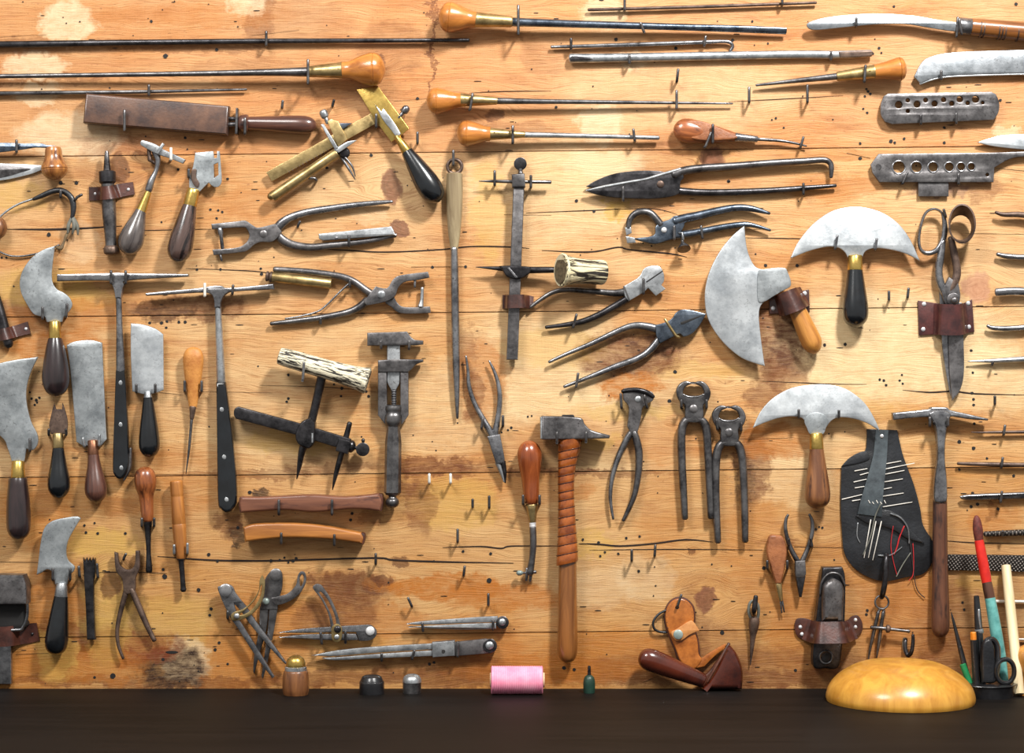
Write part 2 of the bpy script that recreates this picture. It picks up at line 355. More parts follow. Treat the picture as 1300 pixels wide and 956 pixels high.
# ---------------------------------------------------------------- the plank wall
KNOTS_ALL = [(497, 236, 15, 22, 0), (506, 290, 13, 12, 0), (1240, 366, 18, 23, 1), (903, 199, 16, 14, 0), (628, 147, 13, 8, 2), (478, 76, 14, 9, 2),
         (896, 762, 13, 19, 0), (152, 212, 14, 20, 2), (508, 712, 12, 6, 2), (140, 742, 12, 20, 2), (485, 735, 14, 9, 2), (880, 700, 5, 5, 2)]
PALE, BROWN, DARK, YEL, ORANGE, RED = (240, 214, 172), (118, 64, 26), (44, 24, 14), (214, 168, 84), (186, 108, 30), (134, 60, 24)
PAINTED_LIGHT = (244, 216, 166)  # brighter lighting on the wall, painted into the boards as large pale patches
STAINS_AND_LIGHT_ALL = [  # cx, cy, rx, ry, colour, strength
    (1130, 440, 150, 60, PAINTED_LIGHT, .5), (690, 470, 110, 60, PAINTED_LIGHT, .35), (680, 240, 120, 60, PAINTED_LIGHT, .3), (1000, 610, 60, 30, PAINTED_LIGHT, .25), (560, 520, 90, 50, PAINTED_LIGHT, .25), (860, 120, 140, 40, PAINTED_LIGHT, .2), (1250, 480, 60, 40, PAINTED_LIGHT, .35),
    (330, 25, 20, 30, BROWN, .4), (220, 60, 120, 6, BROWN, .35), (60, 100, 80, 5, BROWN, .4), (430, 120, 60, 6, BROWN, .25), (150, 182, 60, 10, RED, .3), (250, 160, 60, 12, BROWN, .25), (330, 260, 50, 20, ORANGE, .3), (650, 165, 60, 10, BROWN, .25), (840, 210, 40, 30, BROWN, .22), (900, 240, 60, 20, ORANGE, .25), (1060, 240, 60, 12, ORANGE, .3),
    (70, 440, 60, 18, ORANGE, .6), (20, 400, 50, 18, BROWN, .45), (100, 380, 40, 14, YEL, .4), (300, 470, 60, 40, ORANGE, .2), (370, 560, 60, 14, YEL, .4), (330, 600, 90, 5, BROWN, .4), (780, 600, 70, 5, BROWN, .45), (850, 560, 60, 30, ORANGE, .25), (880, 470, 60, 10, YEL, .3), (1000, 470, 30, 22, BROWN, .5),
    (250, 590, 60, 30, ORANGE, .25), (330, 625, 12, 6, DARK, .7), (200, 640, 80, 14, ORANGE, .3), (300, 680, 8, 14, DARK, .6), (520, 620, 30, 10, BROWN, .5), (580, 640, 50, 30, YEL, .4), (760, 560, 30, 12, YEL, .4), (800, 520, 60, 10, YEL, .35), (690, 620, 60, 20, ORANGE, .2), (840, 640, 30, 60, ORANGE, .2),
    (60, 770, 50, 40, ORANGE, .5), (100, 800, 60, 12, BROWN, .4), (30, 850, 60, 20, ORANGE, .5), (200, 790, 80, 30, YEL, .4), (330, 800, 60, 40, ORANGE, .35), (300, 850, 70, 20, ORANGE, .45), (480, 790, 50, 20, ORANGE, .4), (600, 820, 60, 30, ORANGE, .35), (780, 830, 80, 26, ORANGE, .45), (900, 830, 60, 30, BROWN, .3), (1020, 800, 40, 60, ORANGE, .35), (1150, 790, 60, 60, ORANGE, .4), (1230, 800, 60, 60, BROWN, .35), (960, 700, 40, 60, ORANGE, .25), (880, 790, 24, 40, BROWN, .3), (550, 860, 200, 10, BROWN, .5), (1000, 862, 250, 10, BROWN, .5), (200, 866, 200, 8, BROWN, .5),
    (84, 28, 34, 22, PALE, .85), (44, 84, 38, 15, PALE, .8), (46, 122, 26, 13, PALE, .7), (88, 172, 62, 26, PALE, .75), (765, 14, 26, 18, PALE, .6),
    (762, 156, 26, 22, PALE, .75), (806, 78, 22, 12, PALE, .6), (770, 208, 48, 16, PALE, .45), (312, 6, 26, 12, PALE, .8), (1280, 168, 16, 10, PALE, .6),
    (236, 836, 28, 26, PALE, .7), (760, 745, 42, 24, PALE, .3), (820, 735, 32, 26, PALE, .32), (100, 305, 26, 22, PALE, .35), (395, 645, 60, 10, PALE, .15),
    (55, 365, 60, 22, YEL, .5), (620, 270, 20, 60, YEL, .35), (780, 265, 20, 10, (206, 160, 70), .6), (470, 270, 20, 14, PALE, .3), (430, 812, 60, 10, YEL, .2),
    (800, 450, 66, 26, BROWN, .8), (826, 440, 30, 12, DARK, .35), (800, 490, 40, 16, ORANGE, .7), (985, 430, 40, 46, BROWN, .75), (1002, 440, 20, 30, DARK, .3), (975, 500, 24, 20, BROWN, .5),
    (240, 392, 74, 14, BROWN, .6), (206, 398, 34, 8, DARK, .4), (90, 402, 70, 22, ORANGE, .45), (555, 592, 58, 10, BROWN, .75), (420, 594, 60, 6, BROWN, .4), (700, 598, 60, 5, BROWN, .5), (535, 640, 18, 34, BROWN, .45),
    (610, 480, 34, 46, ORANGE, .55), (602, 500, 14, 30, BROWN, .5), (590, 438, 14, 26, BROWN, .35), (445, 742, 44, 14, DARK, .55), (448, 744, 50, 20, BROWN, .6), (432, 778, 46, 22, BROWN, .55), (395, 790, 22, 16, BROWN, .3),
    (215, 848, 42, 26, DARK, .85), (160, 822, 64, 22, RED, .6), (120, 845, 60, 22, ORANGE, .5), (70, 832, 24, 30, YEL, .5), (560, 744, 80, 14, ORANGE, .65), (640, 758, 70, 16, ORANGE, .55), (700, 850, 120, 14, ORANGE, .5),
    (560, 848, 90, 16, BROWN, .35), (850, 848, 100, 20, BROWN, .3), (1000, 850, 120, 24, BROWN, .4), (955, 590, 20, 46, BROWN, .6), (945, 610, 12, 30, DARK, .3), (985, 560, 44, 22, ORANGE, .5), (1100, 525, 60, 14, YEL, .2),
    (990, 690, 30, 6, BROWN, .3), (165, 755, 22, 44, DARK, .35), (130, 690, 42, 16, YEL, .6), (135, 780, 30, 60, YEL, .4), (50, 640, 40, 60, ORANGE, .35), (1250, 240, 24, 14, BROWN, .4), (1198, 240, 34, 10, (120, 84, 74), .5),
    (549, 55, 3, 62, BROWN, .65), (500, 60, 44, 30, BROWN, .3), (140, 205, 40, 40, BROWN, .2), (20, 250, 40, 16, YEL, .4), (1256, 648, 8, 12, DARK, .5), (1262, 660, 30, 22, ORANGE, .35), (1245, 735, 30, 14, YEL, .4),
    (150, 640, 24, 10, BROWN, .2), (290, 665, 16, 14, BROWN, .5), (470, 655, 14, 8, BROWN, .4), (1180, 330, 30, 30, BROWN, .18), (640, 45, 40, 14, BROWN, .15), (690, 70, 30, 22, BROWN, .2), (1130, 760, 160, 90, BROWN, .16),
    (1250, 850, 90, 40, BROWN, .4), (380, 30, 60, 26, BROWN, .2), (30, 60, 60, 10, BROWN, .35), (330, 90, 90, 12, BROWN, .2), (240, 20, 120, 14, ORANGE, .3), (750, 690, 30, 14, YEL, .5), (735, 625, 16, 10, ORANGE, .3), (700, 440, 60, 20, YEL, .3)]
def joint(k): return -4.5+203.7*k                     # photo row of the joint above plank k, at the photo's left edge
def plank_material(k):
    # every plank carries only the stains, painted light patches and knots that lie on it
    t = NT('plank_wood_%d' % (k+4))
    STAINS_AND_LIGHT = [q for q in STAINS_AND_LIGHT_ALL if q[1]+q[3]*1.5+26 > joint(k)-16 and q[1]-q[3]*1.5-26 < joint(k+1)+4]
    KNOTS = [q for q in KNOTS_ALL if q[1]+q[3]*2.3+4 > joint(k)-16 and q[1]-q[3]*2.3-4 < joint(k+1)+4]
    tc = t.n('ShaderNodeTexCoord'); sx = t.n('ShaderNodeSeparateXYZ'); t.l(tc.outputs['Object'], sx.inputs[0])
    X = t.math('MULTIPLY_ADD', sx.outputs[0], 1000, 650); Y = t.math('MULTIPLY_ADD', sx.outputs[2], -1000, 478+H*1000)
    def vec(x, y, z=0.0):
        c = t.n('ShaderNodeCombineXYZ')
        for i, v in enumerate((x, y, z)):
            if isinstance(v, (int, float)): c.inputs[i].default_value = v
            else: t.l(v, c.inputs[i])
        return c.outputs[0]
    def sc(v, k): return t.math('MULTIPLY', v, k)
    base = vec(X, Y)
    nz = t.n('ShaderNodeTexNoise'); t.l(base, nz.inputs['Vector']); nz.inputs['Scale'].default_value = .035; nz.inputs['Detail'].default_value = 5; nz.inputs['Roughness'].default_value = .7
    ns = t.n('ShaderNodeSeparateXYZ'); t.l(nz.outputs['Color'], ns.inputs[0])
    XD = t.math('ADD', X, t.math('MULTIPLY_ADD', ns.outputs[0], 70, -35)); YD = t.math('ADD', Y, t.math('MULTIPLY_ADD', ns.outputs[1], 44, -22))
    def d2(x, y, cx, cy, rx, ry):
        a = t.math('MULTIPLY_ADD', x, 1/rx, -cx/rx); b = t.math('MULTIPLY_ADD', y, 1/ry, -cy/ry)
        return t.math('MULTIPLY_ADD', b, b, t.math('MULTIPLY', a, a))
    oi = t.n('ShaderNodeObjectInfo')
    YG = Y
    kd = []
    for cx, cy, rx, ry, kk in KNOTS:
        q = d2(X, Y, cx, cy, rx*3.2, ry*2.2); g = t.math('SUBTRACT', 1, q, clamp=True)
        YG = t.math('ADD', YG, t.math('MULTIPLY', g, t.math('MULTIPLY_ADD', Y, -.8, cy*.8)))
    wob = t.noise(vec(sc(X, .004), sc(Y, .012)), 1, 3)
    YG = t.math('ADD', YG, t.math('MULTIPLY', wob, 46)); YG = t.math('ADD', YG, t.math('MULTIPLY', oi.outputs['Random'], 900))
    g1 = t.noise(vec(sc(X, .0022), sc(YG, .05)), 1, 4, .6, .3)
    g2 = t.noise(vec(sc(X, .009), sc(YG, .33)), 1, 5, .7)
    g3 = t.noise(vec(sc(X, .03), sc(YG, .9)), 1, 3, .6)
    big = t.noise(vec(sc(X, .0045), sc(Y, .0065)), 1, 3)
    f = t.math('ADD', t.math('MULTIPLY', g1, .55), t.math('MULTIPLY', g2, .45))
    colr = t.ramp(f, [(.3, lin((166, 102, 50))), (.45, lin((206, 146, 84))), (.58, lin((224, 174, 112))), (.74, lin((238, 202, 146)))])
    colr = t.mix(t.ramp(big, [(.4, 0.0), (.65, .55)]), colr, lin((240, 212, 160)))
    # each board has its own tone: the top boards are redder, the lower ones more golden
    red_, gold_ = {-1: (.5, 0), 0: (.46, 0), 1: (.2, 0), 2: (.06, 0), 3: (.06, .38), 4: (.06, .6)}.get(k, (.2, .3))
    colr = t.mix(float(red_), colr, lin((198, 120, 66)))
    colr = t.mix(float(gold_), colr, lin((188, 124, 46)))
    colr = t.mix(t.ramp(g3, [(.32, .6), (.5, 0.0)]), colr, lin((150, 92, 46)))
    bn = t.noise(vec(sc(X, .05), sc(YG, .11)), 1, 5, .75)
    blot = t.ramp(bn, [(.36, 1.0), (.64, .5)]); blotp = t.ramp(bn, [(.35, .55), (.6, 1.0)])
    gr = t.noise(vec(sc(X, .011), sc(YG, .035)), 1, 5, .7); gr2 = t.noise(vec(sc(X, .16), sc(YG, .45)), 1, 3, .6)
    colr = t.mix(t.ramp(gr, [(.56, 0.0), (.72, .5)]), colr, lin((150, 88, 38)))
    colr = t.mix(t.math('MULTIPLY', t.ramp(gr2, [(.62, 0.0), (.72, .75)]), t.ramp(big, [(.35, 1.0), (.6, .25)])), colr, lin((104, 58, 26)))
    for cx, cy, rx, ry, c, s in STAINS_AND_LIGHT:
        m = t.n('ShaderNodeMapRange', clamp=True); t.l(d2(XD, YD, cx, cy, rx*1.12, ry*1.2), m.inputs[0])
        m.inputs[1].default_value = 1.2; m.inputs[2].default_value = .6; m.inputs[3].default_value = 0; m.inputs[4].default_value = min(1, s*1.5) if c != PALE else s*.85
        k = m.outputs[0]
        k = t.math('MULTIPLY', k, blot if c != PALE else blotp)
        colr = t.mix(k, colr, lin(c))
    for cx, cy, rx, ry, kk in KNOTS:
        q = d2(t.math('ADD', X, t.math('MULTIPLY_ADD', ns.outputs[0], 34, -17)), t.math('ADD', Y, t.math('MULTIPLY_ADD', ns.outputs[1], 30, -15)), cx, cy, rx, ry)
        m = t.n('ShaderNodeMapRange', clamp=True); t.l(q, m.inputs[0]); m.inputs[1].default_value = 1.1; m.inputs[2].default_value = .7; m.inputs[4].default_value = (.8, .75, .7)[kk]
        rg = t.math('SINE', t.math('MULTIPLY', t.math('SQRT', q), 17)); rc = t.mix(t.math('MULTIPLY_ADD', rg, .22, t.math('MULTIPLY_ADD', bn, 2.2, -.6)), lin(((92, 48, 32), (178, 122, 94), (76, 40, 20))[kk]), lin(((132, 78, 56), (200, 146, 114), (116, 66, 36))[kk]))
        colr = t.mix(m.outputs[0], colr, rc)
    colr = t.mix(1.0, colr, (.80, .815, .83, 1), 'MULTIPLY')
    t.l(colr, t.b.inputs['Base Color']); t.b.inputs['Roughness'].default_value = .52; t.b.inputs['Specular IOR Level'].default_value = .35
    sv = t.noise(vec(sc(X, .5), sc(Y, .02)), 1, 2)
    hgt = t.math('ADD', t.math('MULTIPLY', g2, 1.0), t.math('ADD', t.math('MULTIPLY', g3, .6), t.math('MULTIPLY', sv, .25)))
    t.bump(hgt, .6, .0014)
    return t.m
TILT = -.0105
wall = bpy.data.objects.new('wall_back', None); col.objects.link(wall); wall['kind'] = 'structure'
planks = {}
for k in range(-4, 9):
    x0, x1 = -900, 2200; g = .4
    zo = (k*37 % 5-2)*.12
    bm = bmesh.new(); top, bot = joint(k)+g, joint(k+1)-g
    if k == 8: bot = 1890
    vs_ = []
    for d in (-22, zo-.6):
        for (x, y) in ((x0, top), (x1, top), (x1, bot), (x0, bot)):
            w = W(x, y+TILT*x, 0); w.y = -d*.001; vs_.append(bm.verts.new(w))
    a = vs_
    for q in ((0, 1, 2, 3), (7, 6, 5, 4), (0, 4, 5, 1), (1, 5, 6, 2), (2, 6, 7, 3), (3, 7, 4, 0)): bm.faces.new([a[i] for i in q])
    bmesh.ops.recalc_face_normals(bm, faces=bm.faces)
    bmesh.ops.bevel(bm, geom=[e for e in bm.edges if abs(e.verts[0].co.y-e.verts[1].co.y) < 1e-7 and e.verts[0].co.y < 0.01 and abs(e.verts[0].co.x-e.verts[1].co.x) > 1], offset=.0006, segments=2, affect='EDGES')
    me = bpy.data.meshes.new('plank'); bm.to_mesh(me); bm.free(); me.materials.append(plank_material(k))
    o = bpy.data.objects.new('plank', me); col.objects.link(o); o.parent = wall; planks[k] = o
back = bpy.data.meshes.new('backing'); bm = bmesh.new(); bmesh.ops.create_cube(bm, size=1, matrix=Matrix.Translation((0, .03, 1.3)) @ Matrix.Diagonal((3.1, .014, 2.6, 1))); bm.to_mesh(back); bm.free()
back.materials.append(M['wood_dark_crack']); bo = bpy.data.objects.new('backing', back); col.objects.link(bo); bo.parent = wall
CRACKS = [([(8, 291), (60, 291.5), (100, 290), (155, 287)], 1.3), ([(168, 293), (210, 292), (268, 291)], .5), ([(392, 316), (440, 318), (490, 320), (560, 317), (600, 313), (648, 313.5), (672, 315)], .8),
          ([(688, 318), (730, 320), (757, 319), (785, 313.5), (800, 317), (850, 322), (872, 326)], .9), ([(236, 341), (280, 342), (330, 345), (345, 349)], .5), ([(522, 339), (592, 338.5)], .5), ([(668, 270), (756, 267), (785, 265)], .6),
          ([(780, 266), (830, 265), (860, 272)], .4), ([(946, 302), (1000, 303), (1066, 304)], .6), ([(906, 294), (975, 290)], .4), ([(968, 484), (1020, 486), (1050, 487.5), (1100, 488)], .6), ([(1146, 495), (1180, 498), (1210, 497), (1240, 500), (1310, 501.5)], 1.0),
          ([(200, 706), (270, 711), (345, 712), (400, 710), (480, 708.5), (500, 711), (560, 713), (652, 715)], 1.1), ([(562, 695), (610, 694), (636, 696), (650, 693), (710, 693)], .8), ([(735, 690), (760, 691), (788, 693), (830, 690), (870, 685), (905, 688)], 1.0),
          ([(748, 698), (850, 697), (968, 698)], .5), ([(1008, 694), (1070, 695.5)], .7), ([(1198, 686), (1240, 689), (1310, 690)], .7), ([(0, 713), (48, 714)], .7), ([(118, 727), (160, 726), (212, 728)], .5), ([(195, 497), (232, 502)], .5), ([(132, 498), (148, 498)], .6),
          ([(255, 497), (345, 499)], .4), ([(596, 118), (640, 116), (700, 115)], .5), ([(760, 138), (850, 136)], .4), ([(925, 129), (1000, 125), (1070, 121)], .4), ([(1075, 194), (1105, 201)], .7), ([(1262, 213), (1310, 218)], .7), ([(500, 128), (560, 123)], .4),
          ([(0, 47), (60, 44)], .4), ([(320, 45), (380, 38)], .4), ([(20, 831), (62, 829)], .5), ([(150, 603), (290, 602)], .5), ([(330, 489), (420, 492), (480, 498)], .4), ([(640, 272), (700, 273)], .3), ([(860, 560), (1000, 556)], .3),
          ([(1110, 295), (1170, 296)], .4), ([(1225, 296), (1300, 297)], .4), ([(816, 866), (836, 858)], .5)]
for pts, w in CRACKS:
    pp = []
    for i, p in enumerate(pts):
        e = .25 if i in (0, len(pts)-1) else 1
        pp.append((p[0], p[1]+random.uniform(-.3, .3), -.15, (w*e, .25)))
    v, f = tube_geo(pp, 6, 5)
    me = mesh_from('crack', v, f); me.materials.append(M['wood_dark_crack'])
    o = bpy.data.objects.new('crack', me); col.objects.link(o)
    ky = min(max(int((pts[len(pts)//2][1]-TILT*pts[0][0]+4.5)//203.7), -4), 8); o.parent = planks[ky]
# nail holes and worm holes: far too many and too small to pick apart
bm = bmesh.new()
HOLES = [(549, 339, 2.4), (591, 338.5, 2.4), (732, 255, 2.6), (754, 268, 2.4), (925, 230, 2.5), (190, 410, 2.2), (205, 410, 2.6), (212, 408, 2.2), (227, 409, 2.4), (235, 409, 2.6), (211, 416, 2), (972, 337, 2.6), (1012, 337, 2.6),
         (1047, 438, 2.5), (1073, 437, 2.7), (1117, 482, 2), (1122, 483, 2.2), (1125, 489, 2), (1142, 483, 2), (1145, 476, 1.8), (1146, 487, 1.8), (1233, 445, 2.3), (1235, 473, 2.1), (1234, 499, 2.4), (1236, 507, 2.2), (1236, 514, 2.2), (1237, 538, 2.2),
         (465, 497, 2), (468, 503, 2.4), (434, 493, 2.6), (433, 503, 2), (366, 476, 2.2), (366, 506, 2.2), (364, 510, 2), (424, 488, 1.8), (40, 506, 2), (46, 508, 2.4), (50, 505, 2), (47, 511, 1.8), (38, 498, 1.7), (44, 514, 2), (317, 625, 3), (447, 652, 2.6),
         (445, 660, 2.4), (302, 670, 2.6), (107, 667, 2), (109, 676, 2.2), (124, 677, 2.3), (120, 664, 1.8), (159, 677, 2.2), (276, 712, 2.4), (344, 712, 2.6), (355, 711, 2), (361, 708, 1.8), (372, 712, 2.6), (376, 709, 2.4), (366, 714, 1.8), (265, 704, 2.6), (207, 723, 2.4),
         (209, 732, 4), (252, 749, 3), (268, 773, 2.4), (266, 781, 2.2), (278, 816, 2.4), (273, 825, 2.6), (289, 843, 2), (218, 828, 9, 2.2), (207, 837, 2.6), (143, 858, 4.2), (120, 860, 2), (588, 700, 2.2), (623, 703, 2.4), (621, 737, 3.8), (545, 843, 2.6), (551, 841, 2.2),
         (716, 848, 3), (729, 850, 2.4), (740, 685, 2), (760, 689, 2.4), (762, 706, 2), (768, 701, 1.8), (785, 703, 2), (795, 683, 2), (812, 681, 2), (811, 725, 2.2), (917, 803, 3.4), (970, 721, 2.8), (860, 843, 4), (1010, 851, 2.4), (1036, 672, 2), (1044, 670, 2), (1040, 669, 1.6),
         (1101, 775, 2.2), (1100, 780, 2.2), (1021, 707, 2), (1218, 561, 3), (1236, 569, 3), (1253, 582, 2), (1218, 596, 2.2), (1287, 604, 2.4), (1235, 626, 2.4), (1233, 643, 2.4), (1241, 640, 2.6), (1267, 646, 2.2), (1222, 765, 2), (1224, 774, 2), (1135, 8, 2), (1290, 5, 2.6),
         (1116, 61, 2.2), (1108, 68, 2), (1119, 67, 1.6), (1100, 113, 1.8), (1102, 116, 2.2), (1105, 119, 2), (1098, 122, 1.8), (1101, 143, 2), (1096, 138, 1.6), (1092, 182, 2.2), (1092, 201, 2.8), (1131, 179, 3), (1136, 181, 2.2), (1148, 176, 2), (1199, 162, 2.2), (1199, 181, 2.2), (1270, 127, 2.2),
         (706, 136, 2.2), (782, 50, 2.8), (530, 125, 2.4), (471, 197, 2.6), (415, 213, 2.4), (289, 227, 2), (226, 215, 2), (277, 267, 1.8), (282, 269, 2), (267, 266, 2), (275, 277, 2), (205, 282, 1.6), (62, 298, 3.4), (97, 232, 3), (77, 232, 3.4), (2, 327, 1.8), (8, 327, 1.8), (250, 342, 2), (280, 342, 2), (331, 341, 2), (332, 348, 2.6),
         (210, 71, 3.6), (275, 63, 2.6), (192, 27, 2.2), (235, 175, 2.4), (850, 509, 3), (857, 472, 3), (670, 529, 1.8), (675, 528, 1.6), (649, 543, 2.2), (645, 546, 1.8), (637, 549, 1.4), (985, 150, 1.8), (995, 162, 1.6), (980, 152, 1.4), (955, 27, 1.8), (930, 51, 2.4), (858, 61, 2.6), (975, 55, 1.6)]
for i in range(170):
    HOLES.append((random.uniform(0, 1300), random.uniform(0, 868), random.uniform(2, 6), random.uniform(.35, .7)))
for i in range(220):
    HOLES.append((random.uniform(0, 1300), random.uniform(0, 868), random.choice((.7, .9, 1.1, 1.3))))
for h in HOLES:
    cx, cy, rx = h[:3]; ry = h[3] if len(h) > 3 else rx
    if cx < 5 and cy > 600: continue
    n = 9; ph = random.random()*6
    vs_ = [bm.verts.new(W(cx+rx*.8*math.cos(ph+2*math.pi*j/n)*random.uniform(.85, 1.2), cy+ry*.8*math.sin(ph+2*math.pi*j/n)*random.uniform(.85, 1.15), .12)) for j in range(n)]
    vb = [bm.verts.new(v.co+Vector((0, .0008, 0))) for v in vs_]
    bm.faces.new(vs_)
    for j in range(n): bm.faces.new((vs_[j], vb[j], vb[(j+1) % n], vs_[(j+1) % n]))
bmesh.ops.recalc_face_normals(bm, faces=bm.faces)
me = bpy.data.meshes.new('worm_holes'); bm.to_mesh(me); bm.free(); me.materials.append(M['black_void'])
o = bpy.data.objects.new('worm_holes', me); col.objects.link(o); o.parent = wall; o['kind'] = 'stuff'
# floor and the dark bench below the tools
def boxmesh(name, lo, hi, mat, bev=.002):
    bm = bmesh.new(); lo, hi = Vector(lo), Vector(hi)
    bmesh.ops.create_cube(bm, size=1, matrix=Matrix.Translation((lo+hi)/2) @ Matrix.Diagonal((*(hi-lo), 1)))
    if bev: bmesh.ops.bevel(bm, geom=list(bm.edges), offset=bev, segments=2, affect='EDGES')
    me = bpy.data.meshes.new(name); bm.to_mesh(me); bm.free(); finish(me, 40); return me
fl = boxmesh('floor', (-3, -4, -.05), (3, 0.05, 0), None, 0); fl.materials.append(M['floor_concrete'])
fo = bpy.data.objects.new('floor', fl); col.objects.link(fo); fo['kind'] = 'structure'
BT = H-.3955                                           # bench top height
b = T('workbench', 'dark stained wooden workbench pushed against the plank wall', 'workbench')
b.add('bench_top', boxmesh('bench_top', (-1.25, -.75, BT-.05), (1.25, -.003, BT), None), 'bench_wood')
b.add('apron', boxmesh('apron', (-1.15, -.70, BT-.17), (1.15, -.67, BT-.0495), None), 'bench_wood')
for x in (-1.1, 1.1):
    for y in (-.66, -.08): b.add('leg', boxmesh('leg', (x-.04, y-.04, 0), (x+.04, y+.04, BT-.0495), None), 'bench_wood')
def bench_py(d):                                       # photo row where the bench top is met at depth d
    return 478+(H-BT)*1000/(1-d*.001/D)
# ---------------------------------------------------------------- top of the wall
def knob_awl(name, label, short, ke, neck, fe, shaft, kr, nr, fr, d=None, wood='wood_amber', nails=(), cone=False, cat='awl'):
    t = T(name, label, cat, short)
    d = d or kr+1
    L = math.dist(ke, neck)
    if cone: pr = [(0, nr), (L*.3, nr+(kr-nr)*.3), (L*.72, kr*.97), (L*.78, kr*.94), (L*.8, kr), (L*.9, kr*.86), (L*.97, kr*.5), (L, 0)]
    else: pr = [(0, nr), (L*.16, nr*1.06), (L*.42, kr*.82), (L*.64, kr*.98), (L*.7, kr), (L*.715, kr*.965), (L*.735, kr), (L*.86, kr*.86), (L*.96, kr*.45), (L, 0)]
    t.turn('knob', wood, (*neck, d), (*ke, d), pr, n=28)
    F = math.dist(neck, fe)
    fx = t.turn('ferrule', 'brass_dull', (*neck, d), (*fe, d-3), [(0, fr[0]*.9), (.8, fr[0]*1.04), (3, fr[0]), (F-1.4, fr[1]), (F, fr[1]*.9)], n=20)
    t.stud(neck[0]+(fe[0]-neck[0])*.12, neck[1]+(fe[1]-neck[1])*.12-2, .9, d+fr[0]-.8, d+fr[0]+.2, 'brass', 'pin', fx)
    t.tube('shaft', shaft[0], [(*fe, d-3, shaft[1][0][2])]+[(p[0], p[1], p[3], p[2]) for p in shaft[1]])
    t.nails(nails); return t
rod = T('iron_rod', 'longest plain dark iron rod, running above the rod with a round amber knob', 'rod', 'longest plain iron rod')
rod.tube('rod', 'iron_black', [(-60, 57.5, 6, (4.6, 4)), (150, 54.3, 6), (330, 52.2, 6, (3.4, 3)), (595, 51, 6, (2.6, 2.4))], smooth=False).name
rod.nails([(338, 58, 40, 13)])
rod = T('iron_rod', 'plain thin iron rod just above the leather covered strop', 'rod', 'thin rod above the strop')
rod.tube('rod', 'iron', [(-60, 119.5, 5, 3.2), (180, 116.5, 5, 2.5), (313, 113.6, 5, 1.5)], smooth=False)
rod.nails([(189, 121, 108, 11)])
knob_awl('long_burnisher', 'very long iron burnisher with a brass ferrule and round amber knob above the brass gauge', 'long burnisher', (489, 87.5), (434.5, 89), (392, 91),
         ('iron', [(386, 91.2, 6, 18), (330, 92, 4.4, 16), (200, 94.2, 3.2, 13), (-60, 97.5, 2.8, 9)]), 21, 10.4, (10, 7), nails=[(391, 106, 76, 34)], cat='burnisher')
knob_awl('long_chisel', 'long bright steel chisel with the largest amber knob, at the top edge', 'chisel with the largest knob', (557, 20.5), (604, 25), (650, 27.5),
         ('steel_blue', [(655, 28, 5.6, 17), (700, 29.5, 5, 16), (850, 34, 4.4, 12), (930, 36.5, (4.6, 3), 10), (998, 39.3, (4.4, 1.6), 9)]), 19.3, 10.3, (9.6, 7), nails=[(658, 43, 7, 30), (818, 41, 29, 22, 813)], cat='chisel')
knob_awl('long_awl', 'long dark tapering awl with amber knob, between the chisel and the shorter awl', 'long tapering awl', (541.5, 128.5), (585, 127), (631, 128),
         ('iron', [(636, 128.2, 4.2, 14), (700, 129, 3.2, 12), (850, 130.5, 2, 8), (930, 131.5, 1.2, 6)]), 16.6, 9, (8.4, 4.8), nails=[(596, 140, 119, 28, 600), (859, 138, 115, 16)])
knob_awl('long_awl', 'shorter bright awl with amber knob and tapering brass ferrule under the long tapering awl', 'shorter bright awl', (580, 169), (622.5, 170), (666, 171),
         ('steel', [(670, 171.2, 3.8, 13), (760, 173, 3, 10), (836, 175, 2.8, 8)]), 16.4, 9, (7.6, 4), nails=[(651, 182, 160, 26), (806, 179, 164, 16, 804)])
knob_awl('square_awl', 'short square awl with a conical amber knob, slanting above a hole gauge plate', 'square awl', (1150.5, 86.5), (1110, 91), (1063, 97),
         ('iron_plate', [(1060, 97.3, 4.4, 12), (1010, 102.6, 3, 9), (960, 108.2, 1.6, 7)]), 15, 9, (8.6, 6), nails=[(1097, 104, 83, 26, 1099)], cone=True)
rod = T('thin_rod', 'thinnest brown iron rod at the very top of the wall', 'rod', 'thinnest rod'); rod.tube('rod', 'iron_brown', [(747, 12.5, 5, 2), (890, 8.5, 5, 2.2), (1036, 3.4, 5, 1.9)]); rod.nails([(793, 13, -2, 11), (993, 6, -9, 11)])
rod = T('hooked_rod', 'thin grey iron rod with one end bent into a hook', 'rod', 'hooked rod'); rod.tube('rod', 'steel_grey', [(700, 59.6, 5, 2), (800, 56.8, 5, 2.8), (890, 53.6, 5, 2.8), (916, 52.6, 5, 2.4), (926, 53.6, 5, 2.4), (930, 58.5, 4.5, 2.3), (927, 65, 4, 2)]); rod.nails([(725, 62, 49, 12), (894, 58, 46, 12, 896)])
g = T('gouge', 'long worn steel gouge blade with a fluted end and no handle', 'gouge', 'long gouge'); g.tube('blade', 'steel', [(724, 74, 6, (6, 4)), (800, 73, 6, (5.6, 4)), (1000, 69.2, 6, (5.2, 3.4)), (1060, 69.3, 6, (5, 3)), (1106, 67.6, 6, (4.4, 2.4))])
g.slab('flute', 'iron_black', [(725, 71.5), (740, 72.3), (753, 75), (740, 76.5), (725, 77.5)], 8.6, 10.3, .3); g.slab('stained_end', 'iron_brown', [(1064, 66, 1), (1104, 64.6), (1107, 68), (1103, 71.4), (1066, 73, 1)], 6.5, 9.4, .8); g.nails([(799, 81, 70, 14), (1055, 76, 66, 13)])
